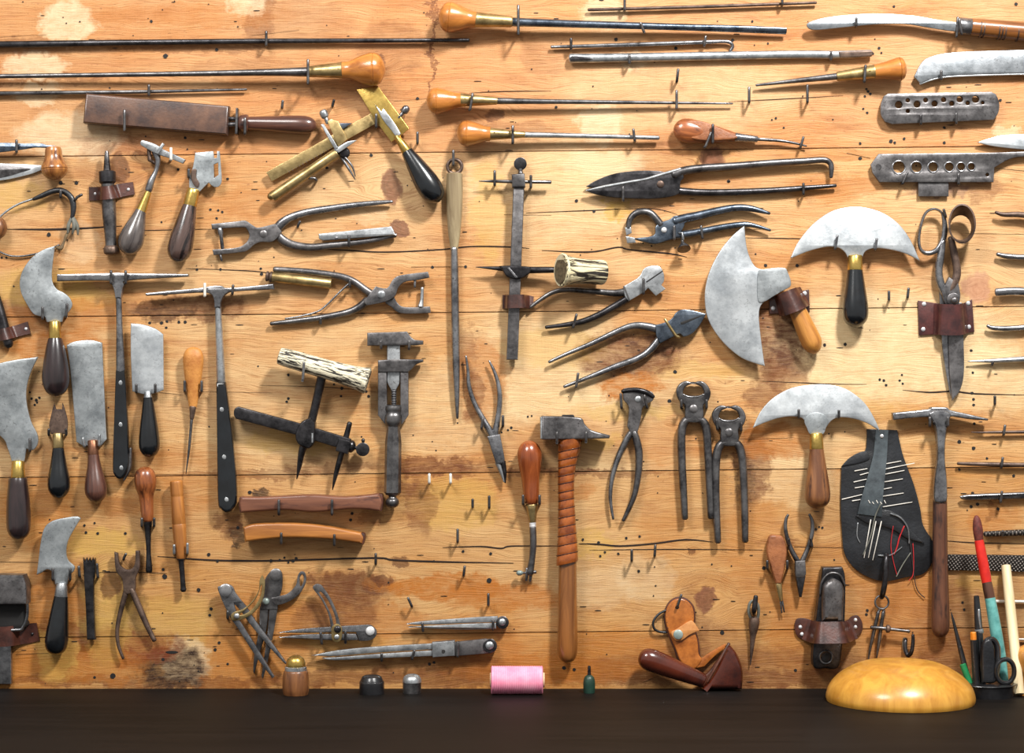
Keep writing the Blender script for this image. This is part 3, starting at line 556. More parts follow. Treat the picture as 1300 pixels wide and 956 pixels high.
# strop
s = T('strop', 'rectangular dark brown leather strop block with a turned wooden handle', 'strop', 'strop')
s.slab('block', 'leather_strop', [(110.5, 119.5, 1), (292, 135.5, 1), (289, 172, 1), (107, 157, 1)], 1, 21, 3.2)
s.tube('collar', 'iron', [(290, 150.5, 10, 2.6), (301, 151, 10, 2.6)]); s.tube('collar', 'iron', [(289, 158.5, 10, 3.4), (303, 157.5, 10, 3.6)]); s.slab('guard_plate', 'iron', [(300.3, 138, 1), (303, 138, 1), (302.2, 171, 1), (299.2, 171, 1)], 3, 18, .5)
s.turn('handle', 'wood_rose', (303, 156, 11), (401.5, 159, 12), [(0, 7), (2, 9.5), (6, 11), (11, 11), (13, 8), (15, 8.6), (40, 9.8), (75, 11.8), (88, 10.8), (95, 7.5), (98, 3), (98.6, 0)])
s.nails([(158, 166, 140, 27), (311, 170, 150, 25)])
# tongue awl
a = T('stitching_awl', 'flattened pear-shaped reddish wooden awl with a leather face and thin bent tip', 'awl', 'pear-shaped awl')
a.turn('handle', 'wood_burr', (935.5, 174.5, 10), (855, 163.5, 12), [(0, 5), (12, 8), (40, 13), (60, 15.6), (70, 14.6), (77, 10), (80.5, 4.5), (81.2, 0)], flat=.62)
a.slab('leather_face', 'leather_awl', [(864, 161), (870, 155), (880, 153), (895, 155), (915, 163), (934, 172.5), (932, 177), (905, 179), (885, 178), (870, 172)], 13, 19.5, 2)
a.turn('ferrule', 'steel_grey', (933, 174.2, 10), (962, 176.8, 8), [(0, 5.4), (1, 5.8), (8, 5.2), (28, 4), (29, 3.6)]); a.tube('blade', 'iron', [(961, 176.7, 8, 2.3), (990, 178.6, 7, 2), (1010, 182, 6, 1.6), (1024, 185.6, 5, 1)])
a.nails([(905, 181, 158, 24), (894, 187, 168, 22, 903), (1016, 187, 174, 11, 1020)])
# curved knife
k = T('curved_knife', 'long curved bright knife blade with a brown wound handle, over a broad dull blade', 'knife', 'long curved knife')
k.slab('blade', 'blade_dull', [(1024, 32), (1029, 27.5), (1050, 22), (1085, 18.3), (1120, 17.5), (1160, 20), (1190, 25), (1217, 29, 1), (1217, 40, 1), (1205, 39.3), (1180, 35.5), (1150, 30.8), (1110, 31.3), (1070, 35), (1040, 38), (1028, 37)], 11, 14, .9)
k.turn('ferrule', 'steel_grey', (1216, 32.5, 13), (1233, 34.2, 13), [(0, 8.5), (1, 10.3), (16, 10.8), (17.5, 9.8)])
hd = k.turn('handle', 'wood_hammer', (1232, 34, 13), (1350, 45, 13), [(0, 9.6), (1, 10.8), (30, 11.6), (118, 13.4), (119, 12)])
for x in (1243, 1247, 1266, 1270, 1274, 1290): k.turn('binding', 'iron_brown', (x, 35+(x-1232)*.093, 13), (x+1.6, 35.1+(x-1232)*.093, 13), [(0, 11.6+(x-1240)*.015), (1.6, 11.6+(x-1240)*.015)], par=hd, smooth=False)
k.nails([(1087, 33, 23, 19), (1214, 46, 22, 30, 1216), (1221, 43, 24, 30, 1218)])
k = T('drawknife_blade', 'broad dull grey blade with a bright lower edge and clipped corner', 'blade', 'broad clipped blade')
k.slab('blade', 'blade_dull', [(1160, 97.5, 1), (1170, 79), (1183, 71.5), (1205, 67), (1240, 65), (1350, 62, 1), (1350, 92.5, 1), (1240, 95), (1194, 98), (1168, 106.5, 1)], 6, 10, 1)
k.tube('edge', 'blade_bright', [(1168, 106.6, 7.6, 1.3), (1194, 98.6, 7.6), (1240, 95.7, 7.6), (1350, 93, 7.6, 1.3)]); k.nails([(1195, 101, 90, 15)])
p = T('hole_gauge', 'flat steel gauge plate with rounded ends and two rows of small holes', 'gauge', 'two-row gauge plate')
p.slab('plate', 'iron_plate', [(1122, 122, 1), (1127, 119.3, 1), (1258, 116.8, 1), (1264, 120, 1), (1268, 131), (1267, 143), (1261, 152.5, 1), (1132, 158, 1), (1123, 155, 1), (1117.5, 145), (1118, 132)], 4, 10, .9,
       holes=[(1140.5, 133.3, 4.7), (1152, 127.7, 2.7), (1152, 141.4, 2.6), (1163.7, 132.7, 4.3), (1174.6, 127.5, 3), (1186, 132, 3.8), (1197.4, 127, 3.2), (1207.8, 131.7, 3.2), (1218, 126.4, 4), (1228, 131.2, 2.7), (1238, 126.4, 4.5), (1247, 130.7, 2.2)])
p.nails([(1169, 158, 146, 16), (1214, 157, 144, 16)])
k = T('spear_blade', 'pointed bright steel blade tip just above the handled gauge plate', 'blade', 'pointed bright blade'); k.slab('blade', 'blade_bright', [(1240, 181, 1), (1258, 175), (1280, 171), (1350, 169, 1), (1350, 192, 1), (1300, 190), (1262, 186)], 4, 8, 1.2)
p = T('handled_gauge', 'dark steel gauge plate with six graded holes, a lower tab and tapering handle', 'gauge', 'handled gauge plate')
hl = [(1141, 212.5, 7.4), (1163.5, 212.3, 6.5), (1184.5, 212.2, 5.8), (1205, 212, 5.3), (1220, 211.7, 4.7), (1233, 211.7, 4.3), (1253, 222, 2.2)]
p.slab('plate', 'iron_plate', [(1105, 209, 1), (1115, 195.5, 1), (1262, 194, 1), (1350, 191, 1), (1350, 200, 1), (1300, 199), (1282, 202), (1270, 208, 1), (1262, 213, 1), (1261, 231.5, 1), (1116, 231.5, 1), (1107, 219, 1)], 4, 9, .9, holes=hl)
for x, y, r in hl[:6]: p.ring('hole_rim', 'steel_grey', x, y, r+.9, .8, 9)
p.slab('tab', 'iron_plate', [(1165.5, 229, 1), (1204, 229, 1), (1204, 249.5, 1), (1165.5, 249.5, 1)], 2, 6, .7); p.stud(1115, 212, 4, 8.7, 9.6, 'iron_plate', 'rivet', dome=False); p.nails([(1145, 234, 219, 16, 1152), (1217, 234, 221, 15)])
# left edge
k = T('bent_knife', 'grey blade with its tang bent down into a bulbous wooden knob', 'knife', 'bent-tang knife')
k.slab('blade', 'steel_blue', [(-60, 185, 1), (0, 181.5), (30, 182.2), (50, 182), (60, 184), (72, 185.5), (70, 188.5), (60, 188), (45, 187.5), (30, 189.8), (0, 193.5), (-60, 199, 1)], 12, 15, .8)
k.turn('knob', 'wood_mottled', (67.5, 186.5, 17), (70, 229.5, 18), [(0, 7), (1, 9.4), (5, 10.6), (12, 11), (19, 13.4), (25, 16.4), (27.4, 17), (28.3, 16.2), (29.3, 16.8), (34, 15), (39, 10.5), (42, 5), (43, 0)], n=26); k.nails([(21, 193, 178, 20)])
k = T('spear_blade', 'leaf-shaped blade with a dark hollow face and bright edges, pointing under the wooden knob', 'blade', 'dark-faced leaf blade')
bl = k.slab('blade', 'blade_bright', [(-60, 206, 1), (0, 207.5), (30, 208.5), (53, 210, 1), (53, 216, 1), (40, 221), (20, 226), (0, 229.5), (-60, 236, 1)], 1, 4.4, .9); k.slab('hollow_face', 'iron_plate', [(-58, 209.5), (0, 209.6), (20, 211), (39, 214.2), (25, 219.5), (0, 226), (-58, 233)], 4.2, 4.8, .2)
w = T('wire_bow', 'looped wire with black leather wrapping, wooden bead and frayed cord', 'tool', 'looped wire')
w.tube('wire', 'steel', [(-3, 278, 8, 1.4), (10, 267), (25, 258.5), (44, 252, 8, 1.4)]); w.tube('leather_wrapping', 'leather_black', [(42, 253, 8, 2), (52, 249, 8, 3.2), (65, 243.5, 8, 3.6), (77, 241.8, 8, 3.8), (87, 247, 8, 3.8), (92.5, 256, 8, 4), (93, 268, 8, 3.4), (90.5, 281, 8, 2)])
w.turn('bead', 'wood_brown', (-4, 275, 14), (-4, 303, 14), [(0, 0), (.5, 4), (4, 9.5), (14, 13), (24, 9.5), (27.5, 4), (28, 0)])
for q in ([(91, 276, 8, 1.8), (87, 286, 10, 2.4), (86, 296, 8, 1)], [(92, 276, 8, 1.8), (94, 286, 11, 2.6), (92, 297, 8, 1)], [(93, 276, 8, 1.8), (98, 287, 9, 2.4), (99, 298, 7, 1)]): w.tube('frayed_end', 'thread_grey', q)
w.tube('cord', 'cord', [(89, 290, 6, 1.4), (84, 300, 6, 2.2), (81, 308, 6, 1.5), (77, 315, 6, 3), (72, 314, 5, 1.8)]); w.tube('lower_wire', 'iron', [(-6, 317, 3, 1.3), (10, 324, 3), (25, 325.5, 3), (45, 322.5, 3), (60, 318, 3), (75, 311, 4, 1.3)]); w.nails([(77, 251, 241, 15), (96, 253, 247, 14, 104)])
# punch in strap
p = T('round_punch', 'dark iron round punch with a stepped collar, held upright by a leather strap', 'punch', 'collared punch')
p.turn('tip', 'iron', (135.5, 192, 12), (136, 218, 12), [(0, 1), (2, 2.6), (24, 4.8), (26, 5)]); p.turn('collar', 'iron_black', (136, 217, 12), (136.6, 234, 12), [(0, 9), (1.2, 10.6), (14, 10.6), (15.6, 9), (17, 8)]); p.turn('shank', 'iron', (136.6, 233, 12), (141, 313, 10), [(0, 8.2), (15, 8.6), (40, 8.8), (70, 7.2), (80, 7.6)]); p.turn('foot', 'iron_brown', (141, 312, 10), (141.6, 323, 10), [(0, 7.6), (3, 9.6), (8, 9.8), (10, 8.6), (11, 7)])
s = T('leather_strap', 'narrow brown leather strap nailed over the collared punch', 'strap', 'strap over the punch')
s.ribbon('band', 'leather_brown', [(113, 246, 1.2, 17), (120, 246, 1.2, 17), (126, 245.7, 5), (129, 245.4, 16), (136.5, 244.8, 22.5), (145, 243.6, 16), (148, 243, 5), (154, 241.6, 1.3), (170, 239, 1.2, 16)]); s.stud(121, 246, 2, 2, 3.6, 'rivet_white'); s.stud(163, 240.5, 2, 2, 3.6, 'rivet_white')
e = T('edge_plane', 'edge tool with a slanting steel bar head, brass ferrule and pear-shaped horn handle', 'tool', 'bar-headed edge tool')
e.slab('head_bar', 'steel', [(178.5, 181, 1), (182, 178.5), (198, 183.5), (208, 190, 1), (236, 203, 1), (232.5, 208, 1), (215, 201), (200, 196), (190, 191), (179, 184.5, 1)], 9, 16, 1); e.slab('cross_fin', 'steel', [(197, 194, 1), (206.5, 181.5, 1), (209.5, 183.5, 1), (201, 196, 1)], 15, 20, .6)
e.tube('neck', 'steel_grey', [(197, 192, 10, 5), (200.5, 203, 10, 3.6), (198, 217, 11, 3), (192, 230, 12, 4.4), (188.5, 241.5, 12, 4.6), (187, 244, 12, 2)]); e.tube('depth_stop', 'iron_brown', [(189, 189, 9, 2.6), (190, 203, 8, 2.8), (198, 208, 8, 2)], smooth=False)
e.turn('ferrule', 'brass', (188.5, 243.5, 12), (179, 268, 13), [(0, 4), (26, 6.8)]); e.turn('handle', 'horn_grey', (179, 267, 13), (160.5, 323, 16), [(0, 6.6), (9, 9), (24, 13.4), (38, 15.8), (48, 14.4), (55, 9.6), (58, 4), (59, 0)]); e.nails([(217, 203, 188, 22)], 'white_wire')
k = T('notched_knife', 'broad notched blade with a side slot, brass ferrule and dark striped wooden handle', 'knife', 'notched slotted knife')
k.slab('blade', 'blade_grey', [(248, 194, 1), (271, 192, 1), (272, 201, 1), (275.5, 200.5, 1), (275.5, 192, 1), (279, 192, 1), (280.5, 210), (281.5, 230), (277.5, 237), (271, 237), (265, 232, 1), (258, 239), (251, 246, 1), (240.5, 241, 1), (240.5, 226), (245, 212)], 10, 13, .7, holes=[[(271.5, 209, 1), (277, 206.5, 1), (277.5, 222, 1), (272, 226, 1)]])
k.slab('dark_stop', 'iron_brown', [(243, 217), (247, 214.5), (249.5, 216), (249, 225), (253, 232), (251.5, 238), (247, 236), (243, 228)], 12.8, 15, .6); k.turn('ferrule', 'brass', (246, 240, 12), (240.5, 262, 13), [(0, 7.2), (1, 8), (20, 8.8), (22, 8.4)]); k.turn('handle', 'wood_striped', (240.7, 261, 13), (224, 333, 16), [(0, 8.8), (20, 12.4), (45, 15.6), (60, 15.2), (69, 10.5), (73, 4), (74, 0)]); k.nails([(239.5, 225, 215, 18)])
# brass plough gauge
g = T('plough_gauge', 'brass cutting gauge with an angled ruler bar, sliding head and tubular handle', 'gauge', 'brass cutting gauge')
g.slab('ruler', 'brass_dull', [(338, 219, 1), (472, 143.5, 1), (478.5, 156.5, 1), (345.5, 230.5, 1)], 5, 9, .5)
for i in range(14):
    x = 366+i*4.4; y = 217-i*2.48; g.slab('graduation', 'iron_brown', [(x, y, 1), (x+.7, y-.4, 1), (x+2.1, y+2.1, 1), (x+1.4, y+2.5, 1)], 8.9, 9.15, .05)
g.slab('head_plate', 'brass', [(452.5, 114, 1), (479.5, 109, 1), (519.5, 163.5, 1), (510, 171.5, 1), (497, 180.5, 1), (478, 155, 1)], 8, 12, .6)
hb = g.turn('tube_handle', 'brass_dull', (428, 194, 14), (349, 247.8, 14), [(0, 6.2), (1, 6.6), (92, 6.6), (94, 7), (95.5, 6.4)]); g.turn('ball_end', 'brass_dull', (351, 246.4, 14), (339.5, 251, 14), [(0, 4), (2, 3), (4, 4), (7, 4.8), (10, 4), (12, 1.5), (12.3, 0)], par=hb)
g.slab('slide', 'brass_dull', [(416, 155, 1), (421, 151, 1), (430, 155, 1), (441.5, 177, 1), (430, 187, 1)], 8.5, 17, 1); g.slab('slide_plate', 'steel', [(408, 159.5, 1), (411.5, 158, 1), (430, 188.5, 1), (426, 191, 1)], 4, 22, .5)
g.tube('screw_stem', 'steel', [(416, 156, 13, 2.6), (413, 148, 13, 2.6)]); g.turn('screw_head', 'steel', (413.8, 150, 13), (409, 140, 13), [(0, 3), (1.5, 4.6), (5, 5.2), (9, 5), (11, 3.4)]); g.slab('wedge', 'steel_blue', [(430.5, 156.5, 1), (447, 156.5, 1), (434, 165, 1)], 9, 13, .4)
g.slab('cutter', 'steel', [(424.5, 190.5, 1), (440, 180.5), (453.5, 178, 1), (442, 186), (430, 194, 1)], 18, 21, .5); g.turn('lock_nut', 'iron_black', (437, 194, 4), (437, 194, 17), [(0, 6), (1, 7.4), (9, 7.4), (11, 5)], n=12); g.tube('scribing_point', 'steel_grey', [(430, 194, 10, 2), (442, 213, 10, 1.8), (451, 228, 9, .6)]); g.tube('scribing_point', 'iron', [(437, 199, 12, 2), (447, 211, 12, 1.4), (451, 224, 11, .6)])
g.tube('thumb_stem', 'steel_grey', [(506, 150, 10, 2.4), (513, 141, 10, 2.4)]); g.turn('thumb_screw', 'steel_grey', (511.5, 143.5, 10), (518, 134.5, 10), [(0, 3), (2, 4.8), (7, 5), (9.5, 4), (11, 1.5)]); g.nails([(477.5, 162, 145, 18), (402, 229, 226, 12, 392)])
k = T('blade_awl', 'split lance-shaped blade with a long brass ferrule and glossy black handle across the brass gauge', 'knife', 'lance-bladed knife')
k.slab('blade', 'steel', [(475, 131, 1), (484, 142, 1), (486.5, 137.5, 1), (500, 155), (509, 170, 1), (503.5, 175, 1), (497, 166), (486, 152)], 16, 20, 1); k.turn('ferrule', 'brass', (503, 172, 17), (518, 194.5, 17), [(0, 3), (1, 3.6), (26, 7), (27, 6.6)]); k.turn('handle', 'black_handle', (516.5, 192, 17), (557, 256, 17), [(0, 7.2), (14, 10.4), (40, 15), (57, 15.6), (68, 12.6), (74, 6.4), (76, 0)], n=26)
# ---------------------------------------------------------------- middle of the wall
p = T('punch_pliers', 'steel punch pliers with an open U jaw and a channel-shaped lower handle', 'pliers', 'U-jawed punch pliers')
p.slab('jaw_frame', 'iron_plate', [(268.5, 284.5, 1), (300, 281.3), (312, 280.3), (321, 286), (329, 289), (350, 284, 1), (358, 294, 1), (354, 301), (345, 307.3), (332, 307.5), (323, 311), (315, 318), (305, 320.5), (271.5, 324, 1), (270, 317, 1), (300, 314.6), (312, 309), (316.8, 300), (314, 291.5), (307, 288.8), (269.5, 291.3, 1)], 4, 11, 1)
p.tube('punch_pin', 'steel_grey', [(279, 290, 8, 3.6), (280, 296, 8, 3.6), (280.5, 299, 8, 2.4), (282.5, 315, 8, 2.4)], smooth=False); p.tube('pin_tail', 'iron', [(279.5, 323, 8, 1.8), (281.5, 331, 8, 1.5)]); p.stud(334.5, 297, 4.6, 10.8, 12.4, 'iron_plate', 'pivot')
p.tube('upper_handle', 'steel_grey', [(350, 293, 7, (5, 3.6)), (356, 285, 7, (6, 4)), (368, 276.5, 7, (5.2, 4)), (390, 269.5), (420, 264.6, 7, (4.6, 3.6)), (450, 260.4), (480, 257.3, 7, (3.2, 3)), (498, 256, 7, (1.8, 2))]); p.tube('lower_handle', 'iron_plate', [(350, 294, 6, (4, 3.6)), (358, 304, 6, (5.6, 4)), (372, 311), (395, 314), (420, 311.5, 6, (4.6, 3.6)), (450, 308.4), (478, 304), (502, 298.5, 6, (3, 3))])
p.slab('channel', 'steel', [(404.5, 297, 1), (497, 287.5, 1), (501, 296), (496, 299), (410, 305.5, 1), (405, 303, 1)], 5, 13, 1.6); p.stud(427, 302.5, 2.2, 12.8, 14, 'steel_grey', 'rivet'); p.nails([(378, 288, 281, 12, 381), (443, 313, 299, 18)])
p = T('punch_pliers', 'steel punch pliers with spread jaws, wire spring and brass tube on the upper handle', 'pliers', 'brass-tubed punch pliers')
p.tube('upper_handle', 'iron_plate', [(348.5, 342, 8, 3.6), (380, 344), (410, 347.3, 8, 4.2), (435, 351.6), (450, 358, 8, 4.6), (463, 367.5), (473, 374, 8, 5)]); b_ = p.turn('brass_tube', 'brass_dull', (345, 351.5, 9), (420.5, 360.5, 9), [(0, 5.8), (1, 6.6), (75, 6.6), (76, 6)]); p.turn('tube_cap', 'iron_brown', (337.5, 350.5, 9), (345.5, 351.6, 9), [(0, 5), (1, 6.6), (3, 6.4), (4, 5), (6, 6.8), (8, 6.8)], par=b_)
p.slab('upper_jaw', 'iron_plate', [(461.5, 383, 1), (477, 363.5, 1), (491, 366), (499, 355), (509, 349.5), (543.5, 345, 1), (545.5, 352.5, 1), (530, 355.5), (514, 358), (506, 365), (501.5, 376), (490, 383), (466, 388, 1)], 8, 14, 1); p.slab('lower_jaw', 'iron_plate', [(488, 382), (500, 375.5, 1), (505, 385), (515, 390), (546, 389, 1), (547, 397.5, 1), (510, 398), (497, 390)], 3, 9, 1)
p.stud(484, 374, 4.8, 13.8, 15.6, 'steel', 'pivot'); p.tube('die_pin', 'steel', [(536, 365.5, 7, 2.2), (535.5, 380, 7, 2.4), (534, 389, 7, 4)]); p.tube('die_pin', 'steel_grey', [(527, 355, 10, 1.8), (526.5, 364.5, 10, 1.6)]); p.tube('lower_handle', 'iron', [(467, 381, 6, 5.4), (455, 390.5), (440, 397), (410, 403), (380, 407, 6, 3.8), (344, 411, 6, 2.6)]); p.tube('spring', 'steel_grey', [(443, 360, 7, 1.3), (430, 372), (415, 387), (402, 396), (378, 402), (362, 404.5, 7, 1.1)]); p.nails([(444, 364, 356, 17), (407, 411, 404, 12)])
a = T('fid', 'very long steel fid with a flat horn handle and iron ring at its top', 'fid', 'ringed fid')
a.ring('ring', 'iron_brown', 577.2, 211.5, 9, 2.3, 7); a.turn('handle', 'horn', (577, 219.5, 8), (576.6, 317, 8), [(0, 8), (1.2, 10.2), (20, 10.6), (45, 10.2), (75, 8), (90, 5.8), (97, 4.6)], flat=.62); a.tube('spike', 'steel_grey', [(576.6, 315, 8, 4.4), (577, 340, 8, 5), (578.6, 440, 8, 5), (580, 500, 7, 3.4), (580.6, 531, 5, 1.6)]); a.nails([(575.5, 210, 191, 15)])
# upright gauge with antler handle
g = T('beam_gauge', 'upright iron beam gauge with a short dark-ridged antler handle on one side', 'gauge', 'upright beam gauge')
g.slab('beam', 'iron_plate', [(651.5, 237, 1), (665.8, 237, 1), (657.5, 457, 1), (642.8, 457, 1)], 5, 17, 1.8); g.slab('head_block', 'iron', [(649.5, 222, 1), (666, 221, 1), (667, 238, 1), (650, 238.5, 1)], 3, 21, 1.5); g.tube('cross_rod', 'iron', [(608, 230, 12, .6), (626, 230, 12, 2), (640, 230.3, 12, 2.2), (699, 231.2, 12, 2.4)], smooth=False)
g.turn('screw_neck', 'iron', (661, 222, 12), (660.6, 214, 12), [(0, 5), (3, 3), (8, 2.6)]); g.stud(660.5, 208, 8.2, 8, 14, 'iron_black', 'thumb_screw', dome=False, n=20); g.tube('spike', 'iron_black', [(604, 339, 12, .5), (635, 341, 12, 3), (646, 342, 12, 3.4)]); g.slab('slide_block', 'iron_black', [(634, 338, 1), (650, 337.5), (674, 339, 1), (673, 346), (666, 352), (656, 355), (644, 352), (639, 345)], 3, 22, 2); g.slab('screw_slot', 'steel_grey', [(644, 340, 1), (646.5, 339.5, 1), (657, 352, 1), (654.5, 353, 1)], 21.5, 22.8, .3)
g.tube('handle_rod', 'iron_black', [(666, 343, 13, 4.6), (700, 342.6, 16, 4), (720, 343, 24, 4)]); an = g.turn('antler_handle', 'antler_dark', (712, 343, 40), (768, 346, 16), [(0, 20), (2, 21), (8, 19), (18, 16.8), (40, 15.4), (57, 15.8), (59, 13)], n=28)
g.turn('cut_face', 'antler_face', (711.5, 342.8, 40.4), (713.5, 343, 39.5), [(0, 17), (1.2, 17.6), (2, 17.6)], par=an, n=24, smooth=False); g.turn('face_rim', 'antler_rim', (712, 342.9, 40.1), (714, 343, 39.2), [(0, 20.2), (1.2, 21.2), (3, 21)], par=an, n=24, smooth=False); g.nails([(628, 235, 217, 17), (674, 238, 223, 17)])
s = T('leather_loop', 'small brown leather loop around the foot of the upright beam gauge', 'strap', 'loop on the beam gauge'); s.ribbon('band', 'leather_brown', [(638, 383, 1.3, 17), (641, 383, 2), (643, 383, 10), (645.5, 383, 19), (655, 382.5, 21), (664, 382.5, 19), (667, 383, 10), (671, 383.5, 2), (677, 384, 1.3, 15)])
# snips
s = T('tin_snips', 'large black iron tin snips with long handles, one ending in a hook', 'snips', 'large tin snips')
s.slab('rear_blade', 'iron_black', [(743.5, 237, 1), (757, 229), (780, 220.5), (810, 216.8), (835, 217.2), (853, 220.5, 1), (840, 232), (800, 238), (760, 239)], 3, 7, 1); s.slab('front_blade', 'iron_black', [(743, 242, 1), (760, 238.5), (790, 232), (815, 228), (840, 220.5), (864, 214, 1), (868, 225), (864, 231), (863, 240), (860, 247), (845, 251), (820, 252.6), (780, 251), (757, 247)], 7, 12, 1.2)
s.tube('cutting_edge', 'steel', [(744, 242, 10.6, 1), (770, 236.6, 11, 2.2), (800, 231, 11, 2), (820, 227.6, 11, 2), (840, 221.6, 11, 2.2), (864, 215, 11, 2.4)]); s.stud(838.5, 234, 4.6, 11.8, 14, 'iron_brown', 'pivot'); s.tube('upper_handle', 'iron', [(855, 222, 9, 6), (868, 217, 9, 5.6), (890, 213.8), (930, 211), (980, 207), (1020, 204.6), (1044, 203, 9, 4), (1052.5, 205.5), (1055.5, 212, 9, 3.4), (1055, 225, 9, 2.4)]); s.tube('lower_handle', 'iron_black', [(858, 242, 6, 5.5), (868, 243.2, 6, 5), (900, 244.6), (960, 243), (1000, 240.6, 6, 4), (1030, 238, 6, 3.2), (1061, 235.6, 6, 2.2)]); s.nails([(791, 255, 237, 17), (1020, 247, 233, 14)])
p = T('ring_punch', 'blued iron ring-jawed punch with curved handles and a small cup screw', 'punch', 'ring-jawed punch')
p.tube('ring_jaw', 'iron', [(797.5, 290, 8, 3.6), (799.5, 279), (806, 271.5), (815, 268.6), (825, 270.5), (832, 277), (839, 286, 8, 5.2)]); p.slab('die', 'steel', [(793, 289, 1), (801, 288, 1), (802, 296, 1), (795, 299, 1)], 5, 11, 1); p.slab('die', 'steel', [(794, 300, 1), (806, 302, 1), (807, 308.5, 1), (796, 309, 1)], 5, 11, 1)
p.slab('lower_jaw', 'steel_blue', [(805, 303), (824, 300.5), (831, 297), (832, 288), (839, 282.5), (850, 278.5), (857, 274), (867, 276), (869, 284), (866, 292), (858, 302), (846, 306), (832, 310), (818, 307.5)], 4, 12, 1.6); p.stud(843, 292, 3.6, 11.5, 14.4, 'rivet_white', 'pivot'); p.tube('upper_handle', 'steel_blue', [(856, 281, 8, 6.4), (868, 277.6, 8, 6), (885, 274), (910, 268, 8, 5), (935, 263.6), (955, 265, 8, 4), (977, 271, 8, 1.8)]); p.tube('lower_handle', 'steel_blue', [(856, 299, 7, 5), (870, 297.6, 7, 5), (895, 293), (920, 288), (945, 285, 7, 3.8), (960, 287), (978, 292.4, 7, 1.6)])
p.tube('adjuster', 'steel', [(862, 296, 12, 1.4), (866, 295.5, 14, 1.6), (867, 304, 14, 2)], smooth=False); p.turn('cup_screw', 'iron', (866, 304, 12), (868.5, 317, 20), [(0, 2), (5, 2), (9, 5), (13, 8), (15, 8.6)]); p.nails([(856, 304, 287, 17), (892, 303, 287, 17, 890)])
# nippers, pliers
p = T('nippers', 'steel nippers with a notched square jaw and long bowed handles', 'pliers', 'notched nippers')
p.slab('head', 'steel', [(791, 363.5, 1), (796, 361), (811, 351.5), (817, 341.5), (826, 337.5), (837, 338.5), (842, 346), (843, 356), (839.5, 362, 1), (845, 367, 1), (832.5, 376, 1), (822.5, 366, 1), (816, 372), (798, 382.5, 1), (793, 376)], 5, 13, 1.2); p.slab('jaw_gap', 'black_void', [(820, 357.5, 1), (841.5, 343, 1), (841.5, 345, 1), (821, 359, 1)], 12.8, 13.2, .1)
p.slab('joint_line', 'iron', [(791, 364, 1), (793, 363, 1), (800, 381, 1), (798, 382, 1)], 12.8, 13.3, .1); p.tube('upper_handle', 'iron', [(795, 370, 8, (5.4, 4)), (780, 372, 8, (4.4, 4)), (750, 369.6), (720, 367.6), (702, 371), (686, 380.5), (673.5, 390, 8, (2.2, 2.4))]); p.tube('lower_handle', 'iron_black', [(797, 379, 7, 5), (780, 389), (760, 400), (740, 408, 7, 4), (720, 412), (693, 415.6, 7, 2.2)]); p.nails([(727, 416, 399, 17, 732), (817, 373, 354, 19)])
p = T('gas_pliers', 'flat-nosed steel pliers with slightly open toothed jaws and slender spreading handles', 'pliers', 'flat-nosed pliers')
p.slab('head', 'steel_blue', [(832, 412.5, 1), (845, 409), (853, 404), (858, 397), (866, 393), (880, 394.5), (896, 398.5, 1), (893, 405), (886, 416), (878, 424), (868, 427.5), (862, 424), (850, 430), (838, 436, 1), (833, 427)], 5, 14, 1.4); p.slab('jaw_gap', 'black_void', [(864, 410.5), (867, 408), (892, 399.6, 1), (892, 400.8, 1), (868, 411.5)], 13.8, 14.2, .1)
p.tube('upper_handle', 'steel_grey', [(836, 418, 8, (5.4, 4)), (822, 414.6, 8, (5, 4)), (806, 413.2), (788, 418.5), (750, 436.5), (720, 449), (697, 459.6, 8, (2, 2.2))]); p.tube('lower_handle', 'steel_grey', [(838, 429, 7, (5, 4)), (826, 444), (810, 455), (780, 466, 7, (4.2, 3.6)), (750, 478), (716, 491, 7, (2, 2.2))]); p.nails([(731, 492, 474, 14, 734)]); p.nails([(862, 428, 405, 22, 844)], 'brass_dull')
# half-moon knives
k = T('half_moon_knife', 'largest crescent knife, its blade turned sideways with a honey wooden handle in a leather strap', 'knife', 'sideways crescent knife')
k.slab('blade', 'blade_bright', [(945, 286.5, 1), (930, 299), (915, 317), (902, 341), (895.3, 365), (895, 388), (899.5, 407), (910, 425), (925, 442), (945, 456.5), (971, 465, 1), (968.5, 448), (965.5, 425), (963.5, 403), (965, 390), (972, 382), (984, 374, 1), (984, 342, 1), (968, 342), (959, 338.5), (952, 327), (947.5, 311)], 12, 16, 1)
k.slab('tang', 'blade_grey', [(962, 346), (970, 342), (994, 340), (1000, 346), (1004, 362), (994, 369), (982, 376), (970, 383), (962, 380)], 13, 17.5, .8); k.turn('handle', 'wood_honey', (1003, 373, 15), (1036.5, 448, 15), [(0, 8), (1, 9.5), (34, 11.6), (63, 13.2), (73, 11.4), (80, 6), (82.4, 0)])
s = T('leather_sheath', 'dark leather strap pocket with two white rivets around the honey wooden knife handle', 'strap', 'strap on the sideways knife'); s.slab('back_flap', 'leather_brown', [(976.5, 377, 1), (1027, 367.5, 1), (1028, 396.5, 1), (977, 398.5, 1)], .6, 2.6, .6); s.ribbon('band', 'leather_brown', [(987, 389, 3.5, 26), (990.5, 388, 9, 27), (993.5, 387, 22, 28), (1005, 382.5, 30, 29), (1016, 378, 22, 28), (1018.5, 377, 9, 27), (1021.5, 376, 3.5, 26)]); s.stud(981.5, 391.5, 2.8, 2.4, 4, 'rivet_white'); s.stud(1021.5, 372.5, 2.8, 2.4, 4, 'rivet_white')
k = T('round_knife', 'crescent-bladed round knife with a brass ferrule and black handle', 'knife', 'black-handled round knife')
